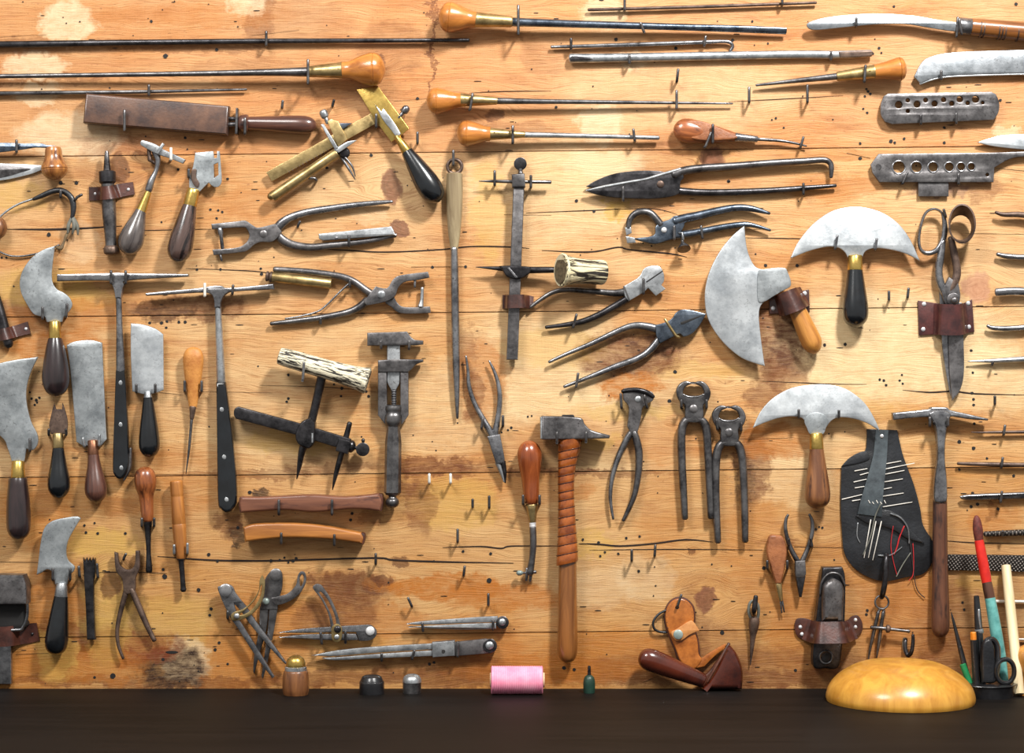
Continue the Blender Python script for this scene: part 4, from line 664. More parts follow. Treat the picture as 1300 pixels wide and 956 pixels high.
k.slab('blade', 'blade_bright', [(1003, 328.5, 1), (1011, 311), (1022, 295.5), (1036, 281), (1056, 268), (1080, 262.5), (1101, 264), (1122, 271), (1141, 284.5), (1156, 305), (1168, 332, 1), (1155, 324.5), (1140, 319.3), (1120, 315.6), (1106, 316), (1098, 320), (1094.5, 328, 1), (1076.5, 328, 1), (1072, 320), (1064, 314.8), (1050, 313.5), (1030, 318), (1015, 323.5)], 14, 17.5, 1)
k.turn('ferrule', 'brass', (1085.5, 324, 16), (1085.5, 343, 16), [(0, 8.4), (1, 9.2), (18, 9.8), (19, 9.4)]); k.turn('handle', 'black_handle', (1085.5, 342, 16), (1086, 415.5, 17), [(0, 9.4), (20, 12.4), (45, 16), (60, 15.8), (68, 11.6), (72.4, 5.5), (73.5, 0)], n=26); k.nails([(1060, 316, 299, 22, 1063), (1111, 317, 303, 22, 1113)], 'steel_grey')
# shears in holder
s = T('shears', 'old tailor shears with one thin and one broad ring, points down in leather', 'shears', 'tailor shears')
s.tube('thin_ring', 'steel_grey', [(1198, 276, 12, (2.6, 3)), (1194, 268.5, 12, (1.6, 3)), (1185, 265.5), (1175.5, 270), (1169.5, 284), (1166.5, 302), (1168.5, 316, 12, (2.2, 3)), (1177, 321.5, 12, (3, 3)), (1189, 317.5), (1197, 305, 12, (3.6, 3)), (1199.5, 290)], closed=True, n=10)
rings = []
for j in range(32):
    q = 2*math.pi*j/32; c_, s_ = math.cos(q), math.sin(q)
    rings.append([W(1221.5+17.6*c_, 284+25.4*s_, 30), W(1221.5+15.6*c_, 284+23.4*s_, 30.5), W(1219.5+13.4*c_, 289+15.6*s_, 9), W(1219.5+15.2*c_, 289+17.6*s_, 8.5)])
v, f = loft(rings, closed=True); s.add('broad_ring', mesh_from('broad_ring', v, f, 40), 'iron_brown')
s.tube('shank', 'steel_grey', [(1197.5, 306, 12, 3.6), (1194, 325, 11, 5), (1191.5, 345, 10, 5.2), (1194, 360, 10, 5.4), (1200, 374, 10, 5)]); s.tube('shank', 'iron_brown', [(1207, 302, 13, 4), (1211.5, 322, 12, 5), (1215, 344, 11, 5.2), (1212, 358, 11, 5.4), (1205, 370, 10, 5)])
s.slab('pivot_block', 'iron_plate', [(1204, 351.5, 1), (1216, 360, 1), (1218.5, 376), (1214, 389), (1200, 387), (1194.5, 371, 1)], 6, 15, 1.2); nu = s.stud(1210.5, 380, 8, 15, 20, 'iron_plate', 'nut', dome=False, n=20); s.stud(1211.5, 381, 4.6, 20, 25, 'iron_plate', 'bolt_end', nu)
s.slab('blade', 'steel_grey', [(1192, 368, 1), (1204, 370, 1), (1205, 428), (1208.5, 507, 1), (1204, 492), (1196, 440)], 3, 7, .8); s.slab('blade', 'iron_plate', [(1203.5, 384, 1), (1221, 384, 1), (1223, 430), (1223.5, 472), (1219, 494), (1208.5, 509, 1), (1205, 470), (1203.8, 428)], 6, 10, .9); s.nails([(1200.5, 275, 266, 18, 1198)])
h = T('leather_holder', 'dark red leather holder with four white rivets around the tailor shears', 'holder', 'shears holder'); h.slab('side_flap', 'leather_purple', [(1165, 381.5, 1), (1193, 385.5, 1), (1193, 424, 1), (1166.5, 426, 1)], .6, 2.8, .7); h.slab('side_flap', 'leather_purple', [(1223, 385, 1), (1234, 380, 1), (1237, 421.5, 1), (1223, 423, 1)], .6, 2.8, .7)
h.ribbon('band', 'leather_purple', [(1186, 405.5, 3, 39), (1190, 405.5, 7), (1194, 405.5, 15), (1201, 406, 19), (1208, 406, 20), (1216, 406, 18.5), (1222, 405, 13), (1225, 404, 6), (1228, 403, 3, 38)], th=2.2)
for x, y in ((1173, 386), (1229, 385), (1172, 418), (1230, 415)): h.stud(x, y, 2.7, 2.6, 4.2, 'rivet_white')
# right edge
p = T('pliers', 'pair of pliers at the wall edge with two thin slightly curled handle ends', 'pliers', 'curled-handle pliers'); p.tube('handle', 'iron_brown', [(1264, 269.5, 9, 2), (1275, 272.5, 9, 3), (1300, 273, 9, 3.8), (1350, 284, 9, 4.4), (1392, 297, 9, 5)]); p.tube('handle', 'steel_grey', [(1266, 322.5, 7, 2.4), (1280, 325.5, 7, 3.6), (1310, 325.5, 7, 4), (1360, 311, 7, 4.4), (1392, 299, 7, 5)]); p.slab('jaws', 'steel_grey', [(1384, 286), (1420, 289), (1452, 297, 1), (1420, 308), (1384, 311)], 4, 13, 1.4); p.stud(1400, 298, 5, 12.8, 15, 'steel', 'pivot')
p = T('pliers', 'pair of pliers at the wall edge with one flat broad handle and one thin one', 'pliers', 'flat-handled pliers'); p.tube('handle', 'steel_grey', [(1264.5, 371, 9, (5, 3)), (1300, 370, 9, (5, 3)), (1350, 379, 9, (4.6, 4)), (1392, 391, 9, 5)]); p.tube('handle', 'steel_grey', [(1253.5, 413.5, 7, 2), (1262, 416.5, 7, 3), (1290, 416.5, 7, 3.6), (1330, 411, 7, 4.2), (1392, 393, 7, 5)]); p.slab('jaws', 'steel_grey', [(1384, 380), (1420, 383), (1452, 391, 1), (1420, 402), (1384, 404)], 4, 13, 1.4); p.stud(1400, 392, 5, 12.8, 15, 'steel', 'pivot')
a = T('scriber', 'bright tapering steel scriber resting on a pale nail', 'scriber', 'bright scriber'); a.tube('rod', 'steel', [(1229, 458.6, 6, .7), (1245, 458.4, 6, 1.8), (1262, 458, 6, 2.8), (1300, 456, 6, 3.8), (1360, 453.5, 6, 4)]); a.nails([(1259.5, 464, 459, 13, 1261)])
a = T('thin_needle_file', 'thinnest iron needle file at the wall edge', 'file', 'needle file'); a.tube('rod', 'iron_brown', [(1233, 548.6, 6, .6), (1246, 549, 6, 1.3), (1275, 548.6, 6, 2), (1360, 548, 6, 2.2)]); a.nails([(1274, 552, 540, 12, 1276)])
a = T('round_bar', 'plain round grey iron bar under the needle file', 'rod', 'plain round bar'); a.tube('rod', 'iron_brown', [(1216, 588.4, 6, 2), (1260, 589.6, 6, 2.8), (1360, 591, 6, 3)]); a.nails([(1271, 594, 581, 13, 1273)])
a = T('half_round_gouge', 'half-round steel gouge with a slanted point above the paint brush', 'gouge', 'slant-pointed gouge'); a.tube('rod', 'steel_grey', [(1219, 630.6, 6, 1), (1226, 631.5, 6, (3.6, 2.6)), (1260, 630.3, 6, (4.4, 3.4)), (1360, 627, 6, (4.4, 3.4))]); a.slab('flute', 'iron_black', [(1221, 631, 1), (1228, 629.5, 1), (1360, 624, 1), (1360, 627.4, 1), (1228, 632.4, 1)], 8.4, 9.8, .2); a.nails([(1270, 638, 624, 14, 1272)])
a = T('round_file', 'grey textured round file behind the paint brush', 'file', 'round file'); a.tube('rod', 'rasp_cut', [(1250, 678, 6, 3.4), (1300, 676, 6, 4), (1360, 673.6, 6, 4)]); a.nails([(1273, 680, 674, 13)])
a = T('flat_rasp', 'flat dark cross-cut rasp running behind the long hammer handle', 'rasp', 'flat rasp'); a.slab('rasp', 'rasp_cut', [(1190, 703.5, 1), (1360, 705.5, 1), (1360, 727, 1), (1190, 723.5, 1)], .8, 4.4, .8)
a = T('white_rod', 'thin white rod behind the pale wooden stick', 'rod', 'white rod'); a.tube('rod', 'white_wire', [(1262, 763.4, 4, 2), (1360, 764.5, 4, 2)])
a = T('pale_wire', 'thin pale wire low on the wall behind the stick', 'wire', 'pale wire'); a.tube('rod', 'white_wire', [(1288, 811.5, 4, 1.3), (1360, 812.5, 4, 1.3)])
# ---------------------------------------------------------------- lower half
k = T('round_knife', 'crescent-bladed round knife with a brass ferrule and brown wooden handle', 'knife', 'brown-handled round knife')
k.slab('blade', 'blade_bright', [(955.5, 543.5, 1), (965, 523), (981, 505.5), (1005, 492.5), (1035, 488), (1060, 489.5), (1080, 497), (1098, 512), (1110, 531), (1117.5, 548, 1), (1102, 538), (1085, 532), (1068, 530), (1057, 533), (1050, 541), (1045, 551, 1), (1028, 551, 1), (1024, 540), (1018, 531), (1005, 528.8), (988, 531), (970, 537)], 14, 17, 1)
k.slab('neck_plate', 'blade_grey', [(1021, 534), (1026, 526.5), (1036, 523.5), (1046, 526.5), (1051.5, 534), (1048.5, 543), (1044, 551.5), (1029, 551.5), (1024, 543)], 15, 18.5, .8); k.turn('ferrule', 'brass', (1036.3, 550, 15.5), (1036.8, 570.5, 16), [(0, 7.4), (1, 8), (19.6, 9), (20.6, 8.6)]); k.turn('handle', 'wood_brown', (1036.8, 570, 16), (1038, 646, 17), [(0, 8.8), (20, 11.6), (50, 15.8), (64, 15.6), (71, 11.4), (75, 5), (76, 0)], n=26); k.nails([(1014, 530, 520, 22), (1065, 530, 521, 22)])
h = T('cross_peen_hammer', 'slim hammer with steel side straps and a long dark red wooden handle', 'hammer', 'steel-strapped hammer')
h.slab('head', 'steel_grey', [(1132, 524, 1), (1176, 519.6), (1181, 517), (1200, 517), (1206, 520.6), (1230, 526), (1254, 531.6, 1), (1253, 534, 1), (1230, 532.3), (1206, 529), (1202, 536, 1), (1184, 536, 1), (1178, 529.6), (1133, 533.3, 1)], 6, 19, 2); h.slab('side_strap', 'steel_grey', [(1178, 525), (1192, 520), (1206, 525), (1202, 540), (1199.5, 560), (1199, 585), (1201.5, 610), (1201.5, 634), (1197, 638.5), (1189, 638.5), (1185, 634), (1185.5, 610), (1188.5, 585), (1188.5, 560), (1186, 542)], 8, 21, 3)
h.turn('handle', 'wood_darkred', (1193, 600, 12), (1194, 808.5, 12), [(0, 6), (30, 8), (40, 9.2), (100, 9.6), (160, 11), (192, 11.6), (202, 9.6), (207.4, 5), (208.5, 0)], flat=.8); h.nails([(1180.5, 541, 530, 25), (1203.5, 541, 530, 25)])
# needle case
c = T('needle_case', 'black leather needle case shaped like a shoe tongue with a hanging grey strap', 'needle case', 'leather needle case')
c.slab('back', 'leather_black', [(1100, 544.5, 1), (1139, 546, 1), (1142, 560), (1147, 580), (1160, 615), (1168, 645), (1172, 667), (1185, 690), (1185, 710), (1173, 728), (1150, 733), (1125, 738), (1105, 734), (1085, 722), (1072, 703), (1069, 680), (1067, 640), (1068, 592, 1), (1085, 577), (1098, 572), (1100, 558)], .6, 3.4, 1)
c.slab('pocket', 'leather_black', [(1086, 655, 1), (1104, 648), (1130, 648), (1144, 658), (1160, 676), (1174, 690, 1), (1152, 684), (1136, 674), (1120, 668), (1100, 664)], 3, 7.5, 1.6); c.slab('rough_edge', 'leather_black', [(1068, 592, 1), (1080, 580), (1097, 573), (1104, 582), (1090, 588)], 3, 5, .8)
st = c.ribbon('strap', 'leather_strap_black', [(1119.5, 546, 4.2, 16), (1119, 556, 4.4, 16), (1117, 580, 5.5, 17.5), (1112, 608, 9, 22), (1107, 634, 11, 27), (1104, 654, 8.6, 31)], th=1.8); c.stud(1119.5, 553.5, 2.4, 5.2, 6.8, 'rivet_white', par=st)
for i in range(5): c.slab('stitch', 'white_wire', [(1102+i*5, 635+(i % 2)*2, 1), (1103+i*5, 635+(i % 2)*2, 1), (1105+i*5, 639+(i % 2), 1), (1104+i*5, 639+(i % 2), 1)], 11.6, 12.6, .2, par=st)
NL = 'thin steel sewing needle stuck crosswise into the black leather needle case'; NV = 'long steel needle hanging upright in the pocket of the black leather needle case'
for x0, y0, x1, y1 in ((1085, 598, 1101, 595), (1092, 603, 1103, 600), (1084, 612, 1104, 607.5), (1085.5, 619.5, 1101, 617), (1069, 634, 1098, 627), (1082, 636, 1098, 633.3), (1124, 589, 1144, 585.3), (1124, 595.5, 1161, 588), (1124, 602, 1148, 597.3), (1122, 612, 1146, 608), (1122, 621, 1132, 619), (1121, 630, 1147, 626), (1121, 643.5, 1158, 637.5)):
    T('needle', NL, 'needle', group='needles stuck across the leather case').tube('needle', 'white_wire', [(x0, y0, 4.4, .65), (x1, y1, 4.6, .45)], n=6)
for x0, y0, x1, y1 in ((1105.5, 660, 1097, 708), (1112, 662, 1102.5, 708), (1119, 662, 1108, 711)):
    T('needle', NV, 'needle', group='upright needles in the leather case').tube('needle', 'white_wire', [(x0, y0, 8.4, .7), (x1, y1, 5, .5)], n=6)
T('needle', 'thick curved steel needle arching over the leather needle case pocket', 'needle').tube('needle', 'steel', [(1131, 652, 9, 1.3), (1143, 657, 10), (1152, 669, 9), (1154, 682, 7), (1154, 690, 6, .8)], n=6)
T('needle', 'small curved steel needle low on the needle case beside the red thread', 'needle').tube('needle', 'steel', [(1115, 705, 4.6, .9), (1130, 705, 4.6), (1145, 694.5, 4.8, .6)], n=6)
T('needle', 'small hook-shaped steel needle at the side of the upright needles', 'needle').tube('needle', 'steel', [(1089, 664, 4.6, .8), (1088, 680, 4.6), (1092, 689, 4.6, .6)], n=6)
T('thread', 'longer red sewing thread hanging over the black needle case', 'thread').tube('thread', 'thread_red', [(1134, 668, 8, .5), (1131, 692, 5.4), (1134, 712, 4.6), (1139, 731, 4.6, .5)], n=6)
T('thread', 'doubled short thick red thread below the curved needle', 'thread').tube('thread', 'thread_red', [(1148, 668, 8, .9), (1142, 682, 6.4), (1139, 694, 5, .9), (1135, 704, 4.6, .6)], n=6)
T('thread', 'thin dark red thread looping past the edge of the needle case', 'thread').tube('thread', 'thread_red', [(1159, 690, 5, .5), (1160, 712), (1159, 730), (1154, 737, 4.5, .5)], n=6)
T('thread', 'dark thread dangling below the needle case onto the planks', 'thread').tube('thread', 'thread_dark', [(1155, 682, 6, .7), (1158, 710, 5), (1161, 735, 4), (1165, 750, 2), (1174, 759, 2, .6)], n=6)
T('thread', 'grey thread looped over the strap end of the needle case', 'thread').tube('thread', 'thread_grey', [(1118, 640, 14, .8), (1111, 656, 11), (1105, 682, 8), (1096, 704, 5.4, .8)], n=6)
T('thread', 'pale grey thread lying slantwise at the foot of the needle case', 'thread').tube('thread', 'thread_grey', [(1156, 702, 4.6, .8), (1146, 717, 4.6), (1138, 732, 4.6, .8)], n=6)
k = T('screw_hook', 'dark iron screw hook in front of the needle case carrying the small dividers', 'hook', 'screw hook'); k.tube('hook', 'iron_black', [(1125, 704, -3, 2.6), (1125, 706, 14, 3.2), (1124.5, 720, 19, 3.6), (1123.5, 738, 19, 3.6), (1121, 752, 17, 3.6), (1119.5, 758, 12, 3.2), (1119, 757, 7, 2.6)])
d = T('spring_dividers', 'small spring dividers with a cross screw, hanging from a ring on the hook', 'dividers', 'small spring dividers')
d.ring('ring', 'iron', 1119.5, 764.5, 8.6, 1.3, 11); d.tube('bow_spring', 'iron', [(1114.5, 780, 10, 1.8), (1116, 775, 10), (1119, 773, 10), (1122, 775, 10), (1121.5, 780, 10, 1.8)]); d.tube('leg', 'iron', [(1115, 777, 10, 2.2), (1110, 800, 9, 2.4), (1105, 822, 7, 1.8), (1102, 842, 5, .6)]); d.tube('leg', 'iron', [(1121.5, 777, 10, 2.2), (1118, 800, 9, 2.4), (1115, 822, 7, 1.8), (1112.5, 838, 5, .6)]); sc_ = d.tube('cross_screw', 'iron', [(1106, 796.5, 12, 2.4), (1124, 798, 12, 2.4), (1150, 801, 12, 1.8), (1154, 801.4, 12, 2.6)], smooth=False); d.turn('nut', 'iron_brown', (1124.5, 798, 12), (1130.5, 798.6, 12), [(0, 3), (1, 5), (4, 5), (6, 3)], par=sc_)
k = T('screw_hook', 'bare J-shaped iron hook with a pale back, beside the small dividers', 'hook', 'bare J hook'); k.tube('hook', 'iron_black', [(1150, 812, -2, 2.4), (1149.5, 813, 4, 2.6), (1149.5, 824, 7, 2.6), (1152.5, 832, 10, 2.8), (1157, 828, 14, 2.6), (1159, 816, 15, 2.4), (1159, 806, 15, 2)]); k.tube('washer', 'thread_grey', [(1149, 811, 2, 2.8), (1148.5, 820, 3, 3), (1150, 829, 4, 2.4)])
# block plane
p = T('block_plane', 'small black iron block plane with a domed grey cap, hung nose up', 'plane', 'black block plane')
p.slab('sole', 'iron_black', [(1043, 719.5, 1), (1068, 719, 1), (1072, 736), (1071, 790), (1068, 820), (1063, 846), (1046, 847.5), (1031, 843.5), (1033, 800), (1038, 758)], 1, 21, 3); p.slab('lever_cap', 'iron_plate', [(1043.5, 752), (1046, 741), (1057, 734), (1068, 740), (1071, 752), (1070, 775), (1070, 788, 1), (1043, 788, 1)], 20, 36, 7)
p.tube('rim', 'iron', [(1041, 756, 22, 1.6), (1043, 740, 24), (1050, 730, 25), (1058, 727.4, 25), (1067, 731, 25), (1073, 744, 23, 1.6)]); p.ring('adjuster_ring', 'iron', 1048.5, 834.5, 8, 1.7, 21.4); p.stud(1048.5, 834.5, 6, 20.6, 21.6, 'black_void', 'recess', dome=False)
s = T('leather_strap', 'broad dark brown leather strap with white rivets across the black block plane', 'strap', 'strap on the block plane'); bn = s.ribbon('band', 'leather_brown', [(1022, 799, 3, 26), (1028, 801, 6, 27), (1033, 802.5, 22, 28), (1040, 803.5, 38, 28), (1056, 803.5, 40, 28), (1070, 803, 38, 28), (1075, 802, 22, 27), (1079, 800, 6, 26), (1084, 798, 3, 26)], th=2.4)
s.slab('strap_end', 'leather_brown', [(1008.5, 796), (1011, 786), (1020, 784.6), (1030, 787, 1), (1030, 814, 1), (1018, 811.6), (1011, 806)], .6, 3, .8); s.slab('strap_end', 'leather_brown', [(1077, 787, 1), (1081, 782.5), (1089, 781.5), (1094.5, 790), (1094.5, 801), (1088, 808), (1077, 808, 1)], .6, 3, .8)
for x, y in ((1016, 796), (1018, 805), (1086, 787), (1086, 796)): s.stud(x, y, 2.3, 2.8, 4.4, 'rivet_white')
# small tools left of plane
a = T('leather_awl', 'flat tan leather-handled awl with a tapered brass ferrule and forked tip', 'awl', 'forked-tip awl'); a.slab('handle', 'leather_awl', [(976, 681), (985, 679), (994, 682), (998.5, 698), (996.5, 718), (991, 741, 1), (984.5, 741, 1), (978, 720), (973, 700)], 3, 14, 3); a.turn('ferrule', 'brass_dull', (987.6, 740, 8), (991.6, 763, 7), [(0, 4.4), (1, 4.8), (22, 2.8), (23.4, 2.4)]); a.tube('tip', 'steel_grey', [(990.5, 761, 7, 1.5), (992.6, 778, 6, 1.1)], n=8); a.tube('tip', 'iron', [(992.8, 761, 7, 1.4), (995.6, 777, 6, 1)], n=8); a.nails([(974, 722, 712, 16), (999.5, 722, 712, 16)])
p = T('needle_nose_pliers', 'small needle-nose pliers hung nose down with thin bowed handles', 'pliers', 'small needle-nose pliers'); p.tube('handle', 'iron', [(1000.5, 653.5, 8, 1.6), (997.5, 661, 8, 2.2), (997.5, 675, 8, 2.6), (1003, 694, 8, 3), (1010, 708, 8, 3.4), (1015, 716, 8, 3.4)]); p.tube('handle', 'iron', [(1027.5, 653, 8, 1.6), (1031, 662, 8, 2.4), (1031, 676, 8, 2.8), (1026, 695, 8, 3), (1020, 709, 8, 3.4), (1016, 717, 8, 3.4)]); p.slab('joint', 'iron_plate', [(1009, 712, 1), (1022, 711, 1), (1023, 728, 1), (1021, 733, 1), (1010, 733, 1), (1009, 728, 1)], 4, 13, 1.5); p.slab('nose', 'iron_black', [(1009.5, 731, 1), (1022.5, 731, 1), (1017.5, 758, 1), (1014.5, 758, 1)], 5, 12, 1.4); p.nails([(1031, 694, 683, 15, 1029), (1001.5, 692, 684, 15)])
a = T('drop_awl', 'small brown drop-shaped spike hanging from a loop on an iron hook', 'awl', 'drop-shaped spike'); a.turn('spike', 'iron_brown', (958, 783, 7), (952.6, 845, 4), [(0, 3), (1, 6), (6, 7), (14, 6.2), (26, 3.8), (45, 2.2), (62, .6)]); a.tube('loop', 'thread_grey', [(953.5, 786, 7, 2), (950.5, 776, 8), (952, 766, 9), (957, 763, 9), (962, 768, 9), (963, 778, 8), (961.5, 786, 7, 2)])
k = T('screw_hook', 'upright dark iron hook through the loop of the drop-shaped spike', 'hook', 'spike hook'); k.tube('hook', 'iron_black', [(957, 778, -2, 2.6), (957, 777, 13, 3), (957.4, 774, 17, 3.4), (958.6, 765, 17, 3.4), (959.6, 757, 17, 2.8)])
# sheath and oxblood tool
h = T('leather_tool', 'glossy oxblood leather covered tool with a long rounded handle and hatchet-shaped head', 'tool', 'oxblood leather tool')
h.turn('handle', 'leather_oxblood', (811, 832, 26), (894, 864.5, 22), [(0, 0), (.8, 5), (5, 11), (14, 14.2), (28, 14.2), (55, 11.8), (80, 9.6), (88, 8.6), (89, 7)], n=26, flat=.9); h.slab('head', 'leather_oxblood', [(925, 817, 1), (934, 828), (941, 845), (942.5, 860), (941, 874, 1), (891, 874, 1), (898, 864), (909, 846)], 8, 32, 6, sub=6); h.slab('neck', 'leather_edge', [(884, 862, 1), (900, 852), (925, 817, 1), (928, 822, 1), (915, 846), (900, 868), (888, 872, 1)], 8, 18, 2)
h.tube('seam', 'leather_edge', [(925.5, 817, 24, 2), (910, 845, 30, 1.6), (898, 866, 31, 1.4)])
s = T('leather_sheath', 'tan stitched leather sheath with a snap strap hanging from a nail by its eyelet', 'sheath', 'tan snap sheath')
s.slab('body', 'leather_tan', [(845.5, 792), (845, 778), (850, 766), (860, 760), (871, 762), (879, 771), (881, 785), (880, 795), (885, 812), (887, 830), (891, 838), (882, 849), (872, 848), (863, 838), (858, 825), (851, 808)], 3, 9, 2); s.slab('piping', 'leather_edge', [(843.5, 793), (843, 777), (849, 764), (860, 757.5), (872, 760), (881, 770), (883, 786), (882, 795), (887, 812), (889, 830), (889, 840), (870, 846), (860, 838), (856, 826), (849, 809)], .8, 4, 1)
s.slab('side_strap', 'leather_tan', [(884, 848, 1), (888, 838), (905, 826), (921, 817, 1), (922, 822, 1), (908, 832), (894, 846, 1)], 4, 8, 1); s.slab('snap_strap', 'leather_pale', [(852, 803), (860, 798), (874, 789), (880, 789), (888, 800.5, 1), (876, 805.5), (865, 813), (857, 812.5)], 9, 12, 1); s.stud(861, 805.5, 6, 11.8, 14, 'snap_grey', 'snap', dome=False, n=20); s.stud(859.5, 770.5, 2.8, 8.6, 9.2, 'black_void', 'eyelet', dome=False)
for i, (x, y) in enumerate([(848, 797), (847, 790), (846.8, 783), (848.5, 776), (852, 769.5), (866, 762), (872, 765), (876.5, 770), (878.5, 777), (879.3, 784)]): s.stud(x, y, .8, 8, 9.1, 'leather_edge', 'stitch', n=6)
s.tube('loop', 'leather_black', [(845, 775, 4, 1.6), (836, 780, 5), (829.5, 789, 6), (830.5, 798, 6), (837, 802, 5), (846, 803, 4, 1.6)]); s.nails([(859.5, 770, 755, 15, 865)])
# middle bottom
a = T('pin_vise_awl', 'red-brown pear handled awl with a split steel chuck and thumb screw', 'awl', 'split-chuck awl')
a.turn('handle', 'wood_red', (671.3, 559, 16), (675, 640.5, 13), [(0, 0), (.6, 4), (4, 9.8), (10, 13.8), (18, 15.6), (30, 14.6), (48, 11.6), (66, 10.2), (76, 9.4), (80, 7.6), (81.5, 6)], n=28); a.turn('ferrule', 'brass_dull', (675, 640, 13), (676.2, 664, 12), [(0, 7.4), (1, 7.8), (22, 4.4), (24, 4)]); a.turn('collar', 'rivet_white', (676.2, 663, 12), (676.4, 669, 12), [(0, 4.2), (2.4, 4.4), (3, 3.6), (4, 4.4), (6, 4.2)]); a.tube('shank', 'iron', [(676.4, 668, 12, 4.2), (677, 690, 12, 4.4), (675.5, 710, 11, 4), (672.5, 728, 10, 5)]); a.tube('chuck_jaw', 'steel_grey', [(669.6, 722, 10, 2.6), (668, 737, 9, 1.6)]); a.tube('chuck_jaw', 'steel_grey', [(675, 722, 10, 2.8), (673, 738, 9, 1.6)])
th = a.tube('thumb_screw', 'iron', [(680, 726, 10, 2.4), (672, 727, 10, 1.6), (662, 727.4, 10, 1.5)]); a.turn('screw_ball', 'snap_grey', (664, 727.2, 10), (655, 727.6, 10), [(0, 1.5), (2, 3), (4.5, 3.4), (7, 2.8), (9, 0)], par=th); a.nails([(664, 640, 629, 24), (685, 640, 629, 24)])
h = T('wrapped_hammer', 'large hammer with a grey wedge head and an orange leather-wrapped wooden handle', 'hammer', 'leather-wrapped hammer')
h.slab('head', 'iron_plate', [(687.5, 528, 1), (715, 528.4, 1), (737, 530.5), (742, 538), (751, 546), (774, 552.5, 1), (773, 556.3, 1), (742, 557.2, 1), (688, 557.8, 1)], 6, 32, 2); h.slab('struck_face', 'steel', [(685.5, 529, 1), (689, 529, 1), (689, 557, 1), (685.8, 557, 1)], 7, 31, 1.4); h.slab('wedge_top', 'iron_black', [(714, 526.5, 1), (728, 526.5, 1), (730, 530, 1), (712, 530, 1)], 12, 26, .6)
hd = h.turn('handle', 'wood_hammer', (721, 556, 18), (720.5, 840, 16), [(0, 13), (20, 9.5), (60, 8), (110, 9.5), (150, 11), (210, 12), (250, 12.8), (272, 12), (281, 7.6), (284.5, 0)], flat=.86)
ys = [556, 571, 582, 592, 603, 613, 624, 634.5, 645, 656, 667.5, 679, 691, 703, 715]; rr = [15.5, 13.6, 12.4, 10.8, 10, 9.6, 9.4, 9.4, 9.8, 10.2, 10.6, 11.2, 12, 12.8, 13.2]; xo = [724, 723, 721.5, 720, 719, 718.6, 718.6, 718.8, 719, 719.4, 719.6, 719.8, 720, 720, 720]
for i in range(14):
    rings = []
    for u, e in ((0, 0.1), (.12, .7), (.5, .9), (.9, .9), (1.06, .2)):
        y = ys[i]+(ys[i+1]-ys[i])*u; r = (rr[i]+(rr[i+1]-rr[i])*u+e); cx = xo[i]+(xo[i+1]-xo[i])*u
        rings.append([W(cx+r*math.cos(q), y-r*math.cos(q)*.22, 18+r*.9*math.sin(q)) for q in (2*math.pi*j/18 for j in range(18))])
    if i == 0: rings[0] = [W(721+13*math.cos(q), 557, 18+11*math.sin(q)) for q in (2*math.pi*j/18 for j in range(18))]
    v, f = loft(rings); h.add('leather_turn', mesh_from('leather_turn', v, f, 40), 'leather_wrap', None, hd)
    if i:
        v, f = tube_geo([(xo[i]+(rr[i]+.6)*math.cos(q), ys[i]-rr[i]*math.cos(q)*.22, 18+(rr[i]+.6)*.9*math.sin(q), .75) for q in (2*math.pi*j/16 for j in range(16))], 6, 1, False, True)
        h.add('wrap_edge', mesh_from('wrap_edge', v, f, 40), 'leather_edge', None, hd)
h.nails([(707, 562, 549, 40), (744, 561, 549, 40)])
p = T('round_nose_pliers', 'slim round-nose pliers hung nose down beside the long fid', 'pliers', 'round-nose pliers')
p.tube('handle', 'steel_grey', [(591.5, 452, 7, 1.2), (594, 470, 7, 2), (595.5, 490, 7, 2.8), (602, 511, 7, 3.2), (612, 530, 7, 3.6), (621, 546, 8, 4.4), (626, 556, 8, 4.6)]); p.tube('handle', 'steel_grey', [(621, 458, 7, 1.2), (628.5, 474, 7, 2.2), (633.5, 492, 7, 3), (634.5, 510, 7, 3.4), (632, 532, 7, 3.8), (629.5, 545, 8, 4.2), (629, 557, 8, 4.4)]); p.slab('joint', 'steel_grey', [(618.5, 554, 1), (635, 551, 1), (641, 583, 1), (637, 588.5), (629.5, 588.5, 1)], 4, 13, 1.4); p.tube('nose', 'steel', [(632, 587, 8, 4), (637, 601, 8, 2.6), (640, 612, 8, .9)]); p.tube('nose', 'iron_black', [(638, 586, 8, 4), (640.5, 600, 8, 2.8), (641.4, 613, 8, .9)]); p.nails([(611, 544, 531, 16, 613), (638.5, 541, 528, 16)])
p = T('end_nippers', 'dark end nippers with a flat offset jaw and bowed steel handles', 'pliers', 'offset end nippers')
p.slab('head', 'iron_plate', [(791, 493.5, 1), (801, 492), (820, 495), (829, 499), (829, 508), (820, 514), (815.5, 519), (813, 535), (809, 549), (804, 555), (796, 541, 1), (798, 517), (791, 507)], 5, 13, 1.5); p.tube('jaw_lip', 'iron_black', [(790, 497, 12, 2.6), (805, 495, 13, 3.2), (820, 498, 13, 3.4), (829.5, 504, 12, 2.6)]); p.stud(810, 507, 4, 12.8, 14.6, 'steel', 'pivot'); p.tube('handle', 'steel_grey', [(803, 547, 8, 4.4), (795, 559, 8, 4.4), (784, 583), (776.5, 610), (775, 635), (778.5, 659, 7, 1.6)]); p.tube('handle', 'iron', [(805, 548, 9, 4.4), (811, 572, 9, 5), (810.5, 600, 8, 4.4), (805.5, 628), (797, 649), (791, 661, 7, 2.2)]); p.nails([(789, 518, 500, 17, 788), (822, 518, 502, 19, 818)])
